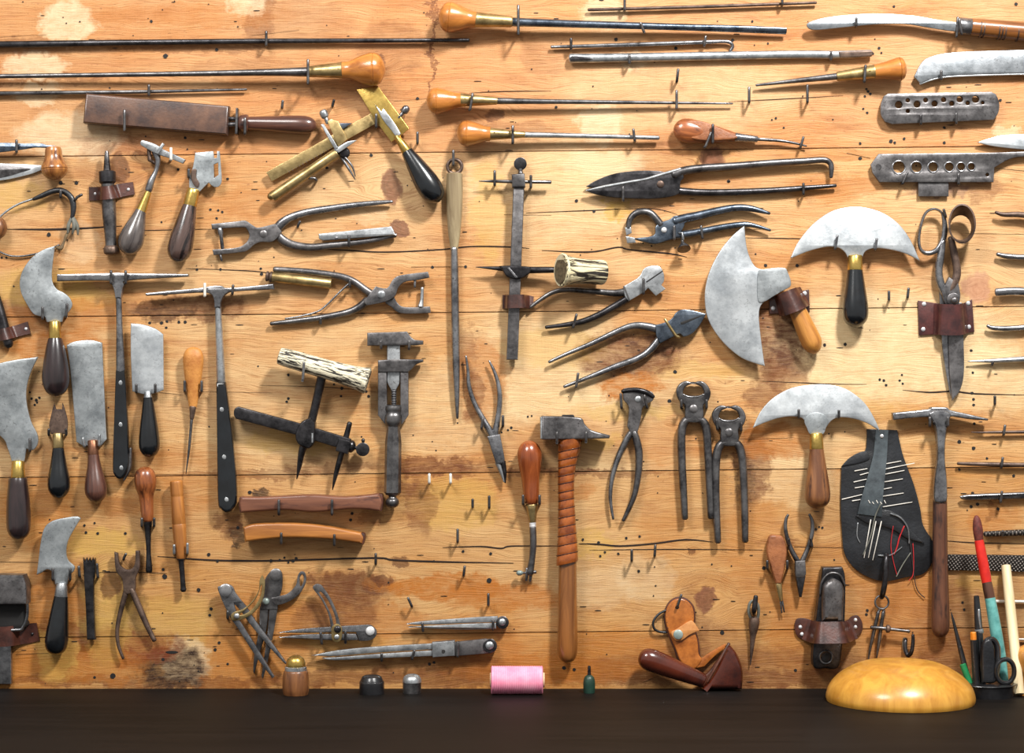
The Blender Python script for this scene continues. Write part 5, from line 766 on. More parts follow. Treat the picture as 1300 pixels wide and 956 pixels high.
def pincers(label, short, dx, dy, s, h, hl, hr, nl):
    p = T('pincers', label, 'pincers', short); q = lambda x, y, *c: (880+dx+(x-880)*s, 500+dy+(y-500)*s, *c)
    p.slab('jaws', 'iron', [q(858, 497), q(862, 488), q(870, 483.6), q(878.5, 485.5, 1), q(881, 485.5, 1), q(890, 483.6), q(898, 489), q(902, 499), q(899, 509), q(893, 515), q(893, 527), q(889, 536), q(872, 536), q(869, 527), q(869, 515), q(862, 509)], 4, 14, 2, holes=[[q(867, 499), q(869.5, 491.5), q(876, 488), q(880, 486.8), q(885, 488.5), q(891, 492), q(893.5, 499), q(887, 502), q(873, 502)]])
    p.stud(880.5+dx, 519+(dy if dy < 1 else dy-.5), 5.2, 13.6, 15.6, 'iron_plate', 'pivot'); p.tube('bevel_lip', 'steel_grey', [q(867.5, 500.5, 14, .7), q(873, 503.4, 14, .9), q(880, 504.2, 14, .9), q(887, 503.4, 14, .9), q(893, 500.5, 14, .7)])
    p.tube('handle', 'iron', hl); p.tube('handle', 'iron', hr); p.nails(nl)
pincers('iron pincers hung jaws up, the pair beside the end nippers', 'pincers beside the end nippers', 0, 0, 1, 0, [(880, 531, 9, 5), (871, 534, 9, 5.4), (865.5, 546, 9, 5.4), (865.5, 580), (867.5, 620, 9, 4.8), (869.5, 658, 9, 4.2)], [(882, 531, 9, 5), (891, 534, 9, 5.4), (896.8, 546, 9, 5.4), (899, 580), (901, 620, 9, 4.8), (902.5, 657, 9, 4.2)], [(865, 518, 508, 18), (897, 518, 508, 18)])
pincers('iron pincers hung jaws up, the pair beside the brown-handled round knife', 'pincers beside the round knife', 45, 30.5, .98, 0, [(924, 561, 9, 5), (915.5, 564, 9, 5.4), (910, 577, 9, 5.4), (908.5, 610), (909.5, 650, 9, 4.8), (911.5, 688, 9, 4.2)], [(926, 561, 9, 5), (936, 564, 9, 5.4), (941.5, 577, 9, 5.4), (944, 610), (945.5, 650, 9, 4.8), (946, 687, 9, 4.2)], [(911, 545, 533, 18, 909), (941, 547, 537, 18)])
# antler T gauge
g = T('antler_gauge', 'black iron marking gauge with two spikes and a slanting pale antler cross handle', 'gauge', 'antler-handled gauge')
an = g.turn('antler_handle', 'antler_pale', (354, 451.5, 26), (466, 483.5, 26), [(0, 8.5), (1, 10.4), (10, 11.4), (40, 12), (75, 12.6), (100, 14.4), (112, 16.4), (115.6, 16.8), (116.6, 15)], n=28); g.turn('cut_face', 'antler_face', (465.8, 483.4, 26), (467.4, 484, 26), [(0, 13.6), (1.3, 13.8)], par=an, n=20, smooth=False)
g.tube('stem', 'iron_black', [(409, 476, 20, 6), (402, 508, 18, 5.4), (394, 541, 17, 5.6)]); g.slab('clamp', 'iron_black', [(382, 537), (394, 530, 1), (401, 536, 1), (400.5, 560, 1), (393, 569), (380, 564), (376, 552)], 6, 27, 2.4); g.tube('spike', 'iron_black', [(388, 560, 16, 6), (383, 574, 15, 4.4), (380, 592, 12, 3), (376.8, 608, 9, .7)]); g.slab('beam', 'iron_black', [(298.5, 519), (303, 516, 1), (375, 535.5, 1), (446, 557, 1), (442.5, 572.5, 1), (376, 552, 1), (300, 531.5, 1), (297.5, 526)], 9, 22, 1.8)
g.tube('cross_spike', 'iron_black', [(444, 537, 16, 3.2), (438, 560, 16, 3.8), (429, 592, 14, 3.4), (425, 608, 12, 2.4), (422, 622, 10, .6)]); g.slab('spike_block', 'iron_black', [(431, 556.5, 1), (447, 561, 1), (442, 576.5, 1), (426.5, 572, 1)], 6, 26, 1.2); g.turn('lock_collar', 'iron_black', (443, 566, 16), (450.5, 568.2, 16), [(0, 7), (1, 8), (5, 7.6), (8, 4)]); g.tube('screw_stem', 'iron_black', [(448, 567.4, 16, 2.6), (455, 569.4, 16, 2.2)]); g.stud(460.5, 570.6, 8.6, 13, 19, 'iron_black', 'thumb_screw', dome=False, n=20); g.turn('thumb_tip', 'iron_black', (461, 562.5, 16), (461, 556.6, 16), [(0, 1.4), (2, 2), (4, 2.4), (6, 1)]); g.slab('wear_mark', 'steel', [(395.6, 550, 1), (397.6, 550, 1), (397.4, 562, 1), (395.6, 562, 1)], 26.6, 27.4, .2); g.nails([(384, 483, 460, 42, 386)], 'steel_grey')
# wrench
w = T('adjustable_wrench', 'antique adjustable wrench with two pointed jaws, a screw and an eight-sided iron handle', 'wrench', 'adjustable wrench')
w.slab('fixed_jaw', 'iron_plate', [(466.5, 422.5, 1), (517, 421, 1), (522, 428), (527, 431.5, 1), (537.5, 432.5, 1), (537.5, 437.5, 1), (527, 438.5, 1), (466.5, 439, 1)], 5, 18, 1.5); w.slab('slide_bar', 'steel', [(491.5, 437, 1), (508, 437, 1), (508, 478, 1), (507, 487), (501.5, 497, 1), (498, 497, 1), (492, 486), (491.5, 478, 1)], 8, 13, 1); w.slab('moving_jaw', 'iron_plate', [(480, 457.5, 1), (498, 456, 1), (537.5, 456.3, 1), (537.5, 459.6, 1), (529, 462.5), (523, 469), (518.5, 472.5, 1), (480, 472.5, 1)], 5, 18, 1.5)
w.slab('frame_side', 'iron_plate', [(480, 471, 1), (491, 471, 1), (491.5, 515, 1), (491, 540, 1), (487, 536, 1), (480, 527, 1)], 6, 16, 1); w.slab('frame_side', 'iron_plate', [(508.5, 471, 1), (518.8, 471, 1), (518.8, 527, 1), (512, 537, 1), (508.5, 540, 1)], 6, 16, 1); w.turn('screw', 'steel_grey', (500, 494, 11), (500, 518, 11), [(0, 3)]+[(i*1.5+1, 3.9 if i % 2 else 2.7) for i in range(15)], smooth=False, n=14)
w.turn('collar', 'iron', (499.6, 514, 12), (499.6, 541, 12), [(0, 8), (1.5, 10.6), (5, 11), (10, 10), (14, 11.6), (22, 11.4), (27, 9)]); w.turn('handle', 'iron', (499.5, 540, 12), (498.4, 628, 12), [(0, 9), (5, 8.2), (12, 9.4), (22, 10.4), (85, 10.6), (88, 8)], n=8, smooth=False); w.turn('ball_end', 'iron', (498.4, 627, 12), (498, 645.5, 12), [(0, 7), (3, 5), (5, 5.4), (8, 8), (12.5, 8.2), (16.4, 5.4), (18.4, 0)]); w.nails([(483.5, 442, 433, 24), (519.5, 443, 433, 24)])
s = T('wood_slicker', 'waisted reddish wooden edge slicker with dark ends, the longer of two on the nails', 'slicker', 'reddish wooden slicker'); s.slab('body', 'wood_mauve', [(306.5, 630, 1), (330, 630.5), (370, 628.5), (400, 627.6), (440, 630), (482, 626, 1), (485.5, 637), (483.5, 648.5, 1), (450, 645.5), (400, 649.5), (365, 647), (330, 648.5), (307, 650.5, 1), (305.5, 640)], 1.5, 26, 3); s.slab('dark_end', 'leather_edge', [(482, 626.8, 1), (486, 628), (486.6, 638), (485, 648.5, 1), (482.6, 648, 1)], 4, 24, .6); s.slab('dark_end', 'leather_edge', [(305, 631, 1), (307.6, 631, 1), (307.8, 650, 1), (306, 650, 1), (304.6, 641)], 4, 24, .6); s.nails([(354, 653, 635, 30), (421.5, 653, 635, 30)])
s = T('wood_slicker', 'bowed orange wooden edge slicker, the shorter of two on the nails', 'slicker', 'orange wooden slicker'); s.slab('body', 'wood_orange', [(310, 669, 1), (325, 664.5), (370, 663.5), (410, 666.5), (445, 673), (459, 676, 1), (462, 682), (460.5, 689.5, 1), (430, 685), (395, 682.5), (362, 682), (332, 684.5), (312, 687.5, 1)], 1.5, 24, 3); s.slab('lipped_end', 'leather_edge', [(458.6, 676, 1), (463.5, 677.5), (464, 684), (461.6, 691, 1), (458.4, 689.6, 1)], 3, 22, .8); s.nails([(357, 690, 677, 28), (424.5, 692, 679, 28)])
# dividers
d = T('wing_dividers', 'grey steel wing dividers spread open with a slotted arc, points down', 'dividers', 'open grey wing dividers')
d.slab('leg', 'steel_grey', [(277, 749), (280, 743.5), (287, 741), (295, 744), (299, 752, 1), (308, 764, 1), (297, 765, 1), (302, 782), (310, 796), (330, 828), (348.5, 858, 1), (350.5, 857, 1), (346, 861, 1), (325, 833), (303, 799), (291, 781)], 11, 16, 1); d.slab('leg', 'steel_grey', [(298, 757, 1), (303, 758, 1), (314, 771), (326, 790), (345, 815), (365, 842.5, 1), (362, 843, 1), (341, 820), (319, 794), (306, 776), (297, 766, 1)], 9, 14, 1)
d.stud(286, 749.6, 8, 15.8, 19.5, 'steel_grey', 'pivot', dome=False, n=20); d.slab('wing', 'brass_dull', [(293, 782), (297, 788), (312, 784.5), (326, 774), (335, 757), (336.5, 737, 1), (333, 729.5, 1), (329.5, 737), (328.5, 749), (321, 762), (309, 773), (297, 777)], 15, 18, .6, holes=[[(303, 781), (313, 778.5), (323, 770), (331, 756), (333, 744), (331, 744), (327, 756), (320, 766), (311, 774.5)]]); d.stud(300.5, 782, 3.6, 17.8, 21, 'steel', 'wing_screw'); d.nails([(289, 785, 776, 20)])
d = T('wing_dividers', 'blackened wing dividers with a curved slotted wing, hanging behind the grey pair', 'dividers', 'blackened wing dividers')
d.slab('hinge_plate', 'iron', [(336, 737), (342, 727), (350, 721.5), (358, 727), (358.5, 745), (354, 762), (352.5, 774, 1), (330, 774, 1), (334, 752)], 1, 6, 1); d.slab('leg', 'iron', [(330, 770, 1), (341, 771, 1), (338, 800), (328, 836), (323, 856, 1), (321.5, 852, 1), (323, 830), (328.5, 800)], 1, 5, .8); d.slab('leg', 'iron', [(342, 771, 1), (353, 771, 1), (348, 800), (341, 836), (334, 862, 1), (332, 858, 1), (336, 830), (340, 800)], 1, 5, .8)
d.stud(350, 729.5, 7.6, 5.8, 9.6, 'iron', 'pivot', dome=False, n=20); d.slab('wing', 'iron_plate', [(344, 760), (352, 757.5), (365, 753.5), (375.5, 743), (378, 731), (382, 725.5), (387.5, 727.5), (388.5, 739), (381, 753), (369, 762.5), (352, 768)], 6, 8.6, .6, holes=[[(380.5, 735), (383, 729.5), (385.5, 732), (385, 739), (381.5, 744.5)]]); d.stud(337.5, 763.5, 4.6, 5.8, 10, 'snap_grey', 'wing_screw')
d = T('wing_dividers', 'closed wing dividers lying level with the slotted wing standing up', 'dividers', 'level wing dividers')
d.slab('leg', 'steel_grey', [(352, 803, 1), (380, 798.5), (420, 795.5), (462, 793, 1), (471, 793.5), (478, 800), (477, 808), (469, 813), (456, 813.5, 1), (452, 802.5, 1), (420, 802.6), (385, 803.6)], 6, 11, 1); d.slab('leg', 'steel_grey', [(351, 809, 1), (385, 805.5), (425, 804.6), (452, 804.4, 1), (455, 812.5, 1), (420, 812.5), (375, 810.5)], 5, 10, 1)
d.slab('wing', 'iron_plate', [(397.5, 747), (400, 742), (405, 741.5), (410, 745), (421, 762), (429.5, 783), (432.5, 802), (422, 802), (417, 780), (408, 761)], 11, 14, .6, holes=[[(405.5, 753), (412, 763), (420, 780), (424, 794), (427, 794), (424.6, 780), (416.5, 762), (408, 751.5)]]); d.slab('wing_foot', 'brass_dull', [(421, 797), (428, 792), (434, 797), (433.5, 811), (427.5, 815.5), (421.5, 811)], 13, 15.4, .6); d.stud(470, 801, 5.6, 10.8, 13.6, 'rivet_white', 'pivot'); d.stud(428.5, 799, 4.6, 15, 18, 'iron_black', 'wing_screw'); d.stud(427.5, 808.6, 3.2, 15, 17, 'steel', 'wing_screw'); d.nails([(408.5, 817, 803, 16, 407), (438.5, 816, 801, 16)])
d = T('dividers', 'short plain closed steel dividers with a dark round hinge', 'dividers', 'short plain dividers')
d.slab('leg', 'steel', [(515, 792, 1), (535, 788.6), (600, 783.6), (632, 782, 1), (632, 790, 1), (600, 790.6), (540, 793)], 6, 11, 1); d.slab('leg', 'steel', [(516, 795.6, 1), (540, 794.4), (590, 791.8), (630, 790.6, 1), (630, 798, 1), (590, 799), (550, 797.6)], 6, 11, 1); hg = d.stud(638, 790.3, 8, 4, 12, 'iron_black', 'hinge', dome=False, n=22); d.stud(637.5, 789.8, 4.6, 11.8, 14.6, 'steel', 'hinge_pin', hg); d.nails([(537, 801, 791, 16, 536), (626, 799, 788, 16)])
d = T('dividers', 'longest closed steel dividers with a square sliding box and dark round hinge', 'dividers', 'longest dividers')
d.slab('leg', 'steel', [(395.5, 832, 1), (430, 825.4), (480, 820.6), (552, 816.5, 1), (552, 824, 1), (480, 828.4), (425, 832.6)], 6, 11, 1); d.slab('leg', 'steel', [(408, 835, 1), (432, 833.8), (480, 830), (552, 825.2, 1), (552, 832.6, 1), (480, 835.4), (425, 838)], 6, 11, 1); d.slab('hinge_arm', 'iron_plate', [(575, 815, 1), (618, 810.6, 1), (623, 829, 1), (575, 833, 1)], 6, 12, 1); d.slab('box', 'steel', [(548.5, 815, 1), (577.5, 812.6, 1), (577.5, 832, 1), (549.5, 834, 1)], 4, 14.5, 1.2); d.stud(563, 827, 2.4, 14, 15, 'black_void', 'screw_hole', dome=False); hg = d.stud(622, 820, 9, 4, 13, 'iron_black', 'hinge', dome=False, n=22); d.stud(621.6, 819.6, 5.2, 12.8, 15.6, 'steel', 'hinge_pin', hg); d.nails([(484.5, 839, 830, 15), (523, 837, 826, 15, 526), (581, 834, 815, 16)])
# ---------------------------------------------------------------- left side knives and hammers
k = T('crescent_knife', 'hook-shaped crescent knife with a brass ferrule and dark plum wooden handle', 'knife', 'hooked crescent knife')
k.slab('blade', 'blade_grey', [(70, 312, 1), (54, 317.5), (39.5, 328), (29, 343), (25, 358), (27, 372), (34, 386), (42, 398), (50, 401.5), (57, 402, 1), (59.5, 409, 1), (79.5, 409, 1), (81.5, 402, 1), (88, 395.5), (92, 387), (88.5, 378), (81, 371.5), (73, 367.5), (67.5, 360), (66, 349), (67.5, 332)], 13, 16, 1); k.turn('ferrule', 'brass', (69.5, 408, 15), (70, 430, 16), [(0, 6.6), (1, 7.2), (21, 8), (22, 7.6)]); k.turn('handle', 'wood_ebony', (70, 429.5, 16), (71, 504, 17), [(0, 8.6), (14, 12.4), (40, 16.6), (56, 16.6), (67, 12.6), (73, 5.8), (74.6, 0)], n=26); k.nails([(54, 405, 390, 21), (84, 402, 386, 21, 85)])
k = T('cleaver_knife', 'large flared concave blade with a brass ferrule and brown-black handle at the wall edge', 'knife', 'flared blade knife')
k.slab('blade', 'blade_grey', [(-40, 474, 1), (0, 461), (25, 456), (49, 453, 1), (40.5, 470), (34.5, 490), (34, 510), (39.5, 534), (48, 552), (48, 564), (42, 571.5), (34, 570, 1), (32.5, 580), (30.5, 587, 1), (15.5, 587, 1), (10, 570), (1, 554), (-40, 528, 1)], 12, 15.5, 1); k.turn('ferrule', 'brass', (23, 585, 14), (23, 607, 15), [(0, 7), (1, 7.8), (20.4, 9), (21.6, 8.6)]); k.turn('handle', 'wood_ebony', (22.6, 606.5, 15), (24, 686, 16), [(0, 11), (1, 11.6), (30, 14.6), (58, 15.2), (70, 13), (77, 6.6), (79.4, 0)], n=26); k.nails([(38, 573, 557, 20)])
k = T('paring_knife', 'long rectangular grey blade with a copper ferrule and rosewood handle', 'knife', 'long rectangular knife')
k.slab('blade', 'blade_grey', [(84.5, 438, 1), (95, 433.5), (115, 431.6), (130, 435, 1), (132, 480), (135, 545), (136, 557.5, 1), (129, 565.5, 1), (106, 566.5, 1), (97, 561, 1), (92, 500), (88, 460)], 3, 6.5, 1); k.turn('ferrule', 'copper', (117.6, 559, 8), (118.6, 578, 10), [(0, 5.6), (1, 6.2), (18, 7), (19, 6.6)]); k.turn('handle', 'wood_rose', (118.5, 577.5, 10), (123, 639, 14), [(0, 7), (14, 8.8), (38, 13.8), (50, 13.2), (57, 8.6), (61, 3), (61.8, 0)]); k.nails([(107, 567, 556, 15, 105), (126, 566, 552, 15)], 'steel')
k = T('skiving_knife', 'short rectangular bright blade with a slanted edge and slim black handle', 'knife', 'short rectangular knife')
k.slab('blade', 'blade_bright', [(166, 410.5, 1), (181, 412), (197, 417), (207.5, 424.5, 1), (208, 470), (208, 495, 1), (200, 498.5), (190, 500.5), (182, 500.5), (168, 497, 1), (166, 450)], 9, 12.5, 1); k.turn('ferrule', 'steel', (188, 497.5, 11), (188, 506, 12), [(0, 4.4), (1, 4.8), (8, 5.6)]); k.turn('handle', 'black_handle', (188, 504.5, 12), (190.2, 581, 13), [(0, 6), (20, 9), (48, 12.8), (63, 13), (72, 8.8), (76, 3), (76.6, 0)]); k.nails([(173, 498, 488, 18), (197, 498, 488, 18)])
k = T('forked_knife', 'small fork-tipped dark blade with a brass ferrule and black pear handle', 'knife', 'small fork-tipped tool')
k.slab('blade', 'iron_brown', [(69, 512, 1), (71.5, 519.5, 1), (79, 519.5, 1), (79.5, 511, 1), (85, 529), (86, 543), (82, 551, 1), (65, 551, 1), (62.5, 541), (65.5, 525)], 11, 15, 1.2); k.turn('ferrule', 'brass_dull', (73.5, 550, 13), (74, 569, 14), [(0, 5.6), (1, 6.2), (18, 7.4), (19, 7)]); k.turn('handle', 'black_handle', (74, 568.5, 14), (75, 633.5, 15), [(0, 7), (18, 9.8), (40, 14), (53, 13.2), (61, 8), (64.6, 2.6), (65, 0)]); k.nails([(62, 552, 545, 20), (84, 552, 545, 20)])
k = T('hooked_knife', 'broad hooked blade with two side spurs, steel ferrule and black handle', 'knife', 'spurred hooked knife')
k.slab('blade', 'blade_grey', [(46.5, 730, 1), (49, 710), (51.5, 690), (56, 671), (66, 661.5), (84, 657), (98, 655.5), (103, 658, 1), (95, 671), (87, 686), (84.5, 700), (87, 711), (95, 719), (93, 726), (87.5, 729, 1), (86, 742, 1), (70, 742, 1), (67, 727), (60, 723), (53, 727)], 12, 15.5, 1); k.turn('ferrule', 'steel', (78.3, 740, 14), (77.3, 758, 15), [(0, 6.2), (1, 6.8), (17, 8.4), (18, 8)]); k.turn('handle', 'black_handle', (77.5, 757, 15), (70, 831.5, 15), [(0, 8.8), (30, 12.6), (54, 14.6), (66, 13), (72, 8), (74.4, 2), (75, 0)]); k.nails([(67, 736, 722, 20), (89, 736, 722, 20)])
def scale_hammer(label, short, head, neck, handle, riv, nl, nm='iron'):
    h = T('tack_hammer', label, 'hammer', short); h.slab('head', 'steel_grey', head, 7, 17, 1.6); h.tube('neck', 'steel_grey' if 'upper' in label else 'steel', neck); hd = h.slab('handle', 'black_handle', handle, 5, 18, 3.4)
    for x, y in riv: h.stud(x, y, 3, 17.6, 18.4, 'steel', par=hd)
    h.nails(nl, nm); return h
h = scale_hammer('tack hammer with an upper level thin head and riveted black handle beside the crescent knife', 'level-headed tack hammer', [(73, 348.4, 1), (140, 346.8), (150, 346), (165, 347), (240, 348, 1), (240, 351.4, 1), (165, 356), (158.5, 362), (155.5, 372), (154.5, 379, 1), (147, 379, 1), (145.8, 370), (143, 362), (137, 356.6), (73, 357.3, 1)],
             [(150.7, 376, 12, 3.8), (151.2, 400, 12, 4), (152, 430, 12, 4.6), (153.4, 474, 11.5, 6)], [(147.6, 470, 1), (159.2, 470, 1), (163, 540), (164, 575, 1), (164, 590), (160, 603), (153, 608.5), (146, 603), (143.8, 590), (145.5, 530)], [(153.6, 486), (153.6, 539), (154.6, 594)], [(141, 360, 344, 22), (159.5, 360, 344, 22)])
h.slab('worn_patch', 'iron_plate', [(163, 580), (167, 568), (167, 592), (161, 606), (157, 609)], 5, 13, 2)
scale_hammer('tack hammer with a drooping thin peen and riveted black handle, above the wooden slickers', 'drooping-peen tack hammer', [(185, 372.3, 1), (215, 369.4), (255, 365.6), (270, 363), (282, 363), (292, 365.6), (347.5, 360.6, 1), (348.5, 367.6, 1), (300, 370), (287.5, 373.4), (281.5, 382), (280.5, 391, 1), (272.8, 391, 1), (272, 380), (268, 373.6), (255, 371.6), (215, 374), (186, 375.6, 1)],
             [(276.6, 387, 12, 3.9), (278, 420, 12, 4.6), (281, 488, 11.5, 5.8)], [(275, 485, 1), (287, 485, 1), (294, 540), (300, 600), (301, 633), (297, 645), (289, 650.5), (281, 646), (277, 634), (276, 560)], [(282, 520), (285, 580), (288, 634)], [(295, 373, 362, 22, 296)]).nails([(260, 376, 360, 22)], 'white_wire')
a = T('scratch_awl', 'light tan leather-covered awl with a thin needle, between the tack hammers', 'awl', 'tan scratch awl'); a.turn('handle', 'leather_awl_tan', (245.5, 440.5, 10), (245, 517, 9), [(0, 0), (.6, 4), (3, 8.6), (9, 12), (18, 13), (40, 10.6), (65, 6.8), (75, 5.2), (76.4, 4.6)], flat=.62); a.turn('ferrule', 'iron_brown', (245, 515.5, 9), (243.4, 532, 8), [(0, 4), (1, 4.4), (15, 2.8), (16.6, 2.4)]); a.tube('needle', 'iron', [(243.4, 531, 8, 2), (240, 570, 7, 1.7), (236, 602, 5, .5)], n=8); a.nails([(234.5, 497, 484, 15), (256, 497, 484, 15)])
a = T('turned_bodkin', 'turned dark-flecked wooden handle with a black iron round bit, hung below the hammers', 'tool', 'flecked-handle bodkin'); a.turn('handle', 'wood_burr', (183.5, 592.5, 14), (187.6, 662, 12), [(0, 0), (.6, 5), (4, 10), (10, 13), (18, 14), (27, 12.8), (36, 9.6), (48, 8.4), (60, 8), (68, 7), (69.4, 6)], n=26); a.turn('bit', 'iron_black', (187.4, 661, 12), (189.4, 727, 9), [(0, 6), (4, 5.6), (20, 3.8), (40, 3), (56, 4), (64, 4.2), (66, 3)]); a.nails([(180, 668, 658, 20), (195.6, 668, 658, 20)])
a = T('stick_awl', 'straight orange wooden stick handle with a short black iron tip', 'awl', 'orange stick awl'); hd = a.turn('handle', 'wood_orange', (223.8, 610, 10), (230, 709, 10), [(0, 6.6), (1, 8), (4, 8.4), (19, 8.2), (20, 7.9), (21, 8.2), (54, 9), (55, 8.6), (56, 9), (80, 8), (98, 6), (99.2, 5.4)]); a.turn('tip', 'iron_black', (229.8, 707.5, 10), (233, 751.5, 8), [(0, 5.6), (3, 5.4), (6, 3.6), (36, 3.4), (41, 4), (44, 2.6)]); a.nails([(221, 703, 692, 17), (238, 703, 690, 17)], 'steel')
p = T('pronged_punch', 'black iron pricking punch with four prongs and a square tapering shank', 'punch', 'four-pronged punch'); p.slab('punch', 'iron_black', [(106, 707.5, 1), (108.5, 712.5, 1), (110.5, 707.5, 1), (112.5, 712.5, 1), (114.4, 707.5, 1), (116.4, 712.5, 1), (118.4, 707.5, 1), (120, 712, 1), (121.4, 708, 1), (122, 725), (119.5, 742), (121, 800), (122, 812, 1), (111, 812, 1), (109.4, 770), (107, 730)], 3, 12, 1.6); p.nails([(101, 732, 719, 16, 100), (124.5, 733, 716, 16, 123)])
p = T('button_pliers', 'small rusty brown pliers with a forked open jaw and uneven handles', 'pliers', 'rusty forked pliers'); p.slab('jaw_fork', 'iron_brown', [(145.5, 700.5, 1), (150, 702, 1), (151.5, 714), (156.5, 721), (163, 723), (169.5, 720), (172, 712), (172.5, 699, 1), (177.5, 699, 1), (177.5, 721), (172.5, 733), (172, 748), (166, 753), (158, 752), (155.5, 735), (147.5, 724)], 4, 11, 1.2); p.tube('handle', 'iron_brown', [(161, 748, 7, 3.8), (154, 773, 7, 3.2), (149, 798), (150, 818), (156.5, 836, 7, 1.8)]); p.tube('handle', 'iron_brown', [(167, 748, 8, 4), (178, 774, 7, 4), (188, 797), (196, 813, 7, 3)]); p.nails([(157, 710, 703, 14, 160)])
p = T('scraper_plane', 'grey steel scraper plane with a hollow dark throat at the wall edge', 'plane', 'grey scraper plane'); p.slab('body', 'iron_plate', [(-60, 728, 1), (32, 729, 1), (36, 744), (36.5, 766, 1), (-60, 767, 1)], 2, 28, 2.4); p.slab('throat', 'black_void', [(-60, 766, 1), (33, 766, 1), (34, 784), (28, 797), (-60, 800, 1)], 2, 14, 1); p.tube('throat_rim', 'steel_grey', [(34.5, 762, 18, 2), (34.5, 782, 16), (29, 796, 15), (18, 800, 15), (-60, 801, 15, 2)]); p.slab('blade', 'steel_grey', [(-60, 800, 1), (15, 800, 1), (15, 868, 1), (-60, 868, 1)], 2, 10, 1)
s = T('leather_strap', 'dark brown leather strap holding the grey scraper plane to the wall', 'strap', 'strap on the scraper plane'); s.ribbon('band', 'leather_brown', [(-60, 809, 19, 25), (0, 808.5, 19, 25), (14, 807.5, 16, 25), (21, 806.5, 8), (26, 805.5, 3), (36, 804, 1.4), (48.5, 802, 1.4, 23)], th=2.2); s.stud(41, 805, 1.8, 2.2, 3.6, 'iron_black')
p = T('round_punch', 'dark polished punch leaning at the wall edge under a short leather strap', 'punch', 'polished edge punch'); p.tube('shank', 'iron_black', [(-14, 352, 9, 5), (-5, 380, 9, 6.5), (2, 405, 9, 7), (10, 434, 9, 6.6), (11.5, 439, 9, 5.4)])
s = T('leather_strap', 'short brown leather strap with one rivet holding the polished punch', 'strap', 'strap on the polished punch'); s.ribbon('band', 'leather_brown', [(-16, 427.5, 1.4, 15), (-8, 426.5, 4), (-3, 426, 13), (5, 424.5, 19), (13, 422.6, 12), (17, 421.6, 4), (24, 419.6, 1.4), (37, 416, 1.4, 16)]); s.stud(33, 417.5, 2, 2.2, 3.8, 'rivet_white')
# ---------------------------------------------------------------- things standing on the bench
def stand(name, label, cat, px, d, parts):
    """turned thing standing upright on the bench at depth d; parts: (part, material, [(photo row, radius)])"""
    t = T(name, label, cat, name.replace('_', ' ')); yb = bench_py(d)
    for pn, m, pr in parts:
        top = pr[0][0]; bot = yb-.15 if pr[-1][0] is None else pr[-1][0]
        prof = [(((bot if y is None else y)-top)*(1-d*.001/D), r) for y, r in pr]
        t.turn(pn, m, (px, top, d), (px, bot, d), prof, n=24)
    return t
stand('brass_topped_handle', 'reddish wooden tool handle with a brass dome top, standing on the bench', 'handle', 375.5, 55, [('dome', 'brass', [(831.5, 0), (832, 4), (835, 9), (840, 11.6), (846, 12), (847, 11.6)]), ('collar', 'steel', [(846, 12), (847, 13.4), (851, 13.8), (852, 13)]), ('body', 'wood_brown', [(851, 13.4), (853, 15), (862, 16.4), (875, 16.6), (None, 15)])])
stand('black_bottle', 'small black domed bottle cap at the foot of the wall, beside a steel cap', 'bottle', 472, 45, [('cap', 'black_plastic', [(857, 0), (857.4, 9), (859, 12), (864, 14.4), (866, 15)]), ('body', 'black_plastic', [(865, 15), (867, 15.6), (None, 15.6)])])
stand('steel_capped_jar', 'small jar with a polished steel dome lid on the bench', 'jar', 523, 40, [('lid', 'steel', [(855.5, 0), (856, 5), (858, 9), (862, 11.4), (866, 12)]), ('body', 'iron', [(865, 11.6), (None, 11.6)])])
stand('oil_can', 'tiny dark green oil can with a narrow black spout', 'oil can', 748, 40, [('spout', 'iron_black', [(845, 0), (845.4, 1.6), (848, 2), (856, 2.2), (859, 3.4)]), ('body', 'dark_green', [(857, 3), (860, 6), (866, 7.4), (874, 7.4), (None, 7)])])
d = 50; yb = bench_py(d); r = 17.5
s = T('thread_spool', 'spool of pink thread lying on the bench', 'spool', 'pink spool')
cy = yb-r/(1-d*.001/D)-.1
pr = [(0, r*.92), (1, r)]
for i in range(22): pr += [(2+i*2.75, r), (3.3+i*2.75, r-.5)]
pr += [(63.4, r), (64.4, r*.92)]
s.turn('thread', 'pink_thread', (623.5, cy, d), (688, cy, d), pr, n=28, smooth=False); s.turn('core', 'card', (622, cy, d), (689.6, cy, d), [(0, 9), (1, 9.4), (67, 9.4), (68, 9)], smooth=False)
# yellow wooden dome
d = 105; k_ = 1-d*.001/D
dm = T('wooden_dome', 'large round yellow wooden dome with a turned groove, sitting on the bench', 'dome', 'yellow dome'); yb = bench_py(d)
dm.turn('dome', 'wood_yellow', (1143, 837.5, d), (1143, yb-.1, d), [(0, 0), (.6, 24), (4, 46), (10, 61), (11, 61.6), (12, 64), (20, 76), (32, 86), (44, 90), ((yb-837.6)*k_, 89)], n=48)
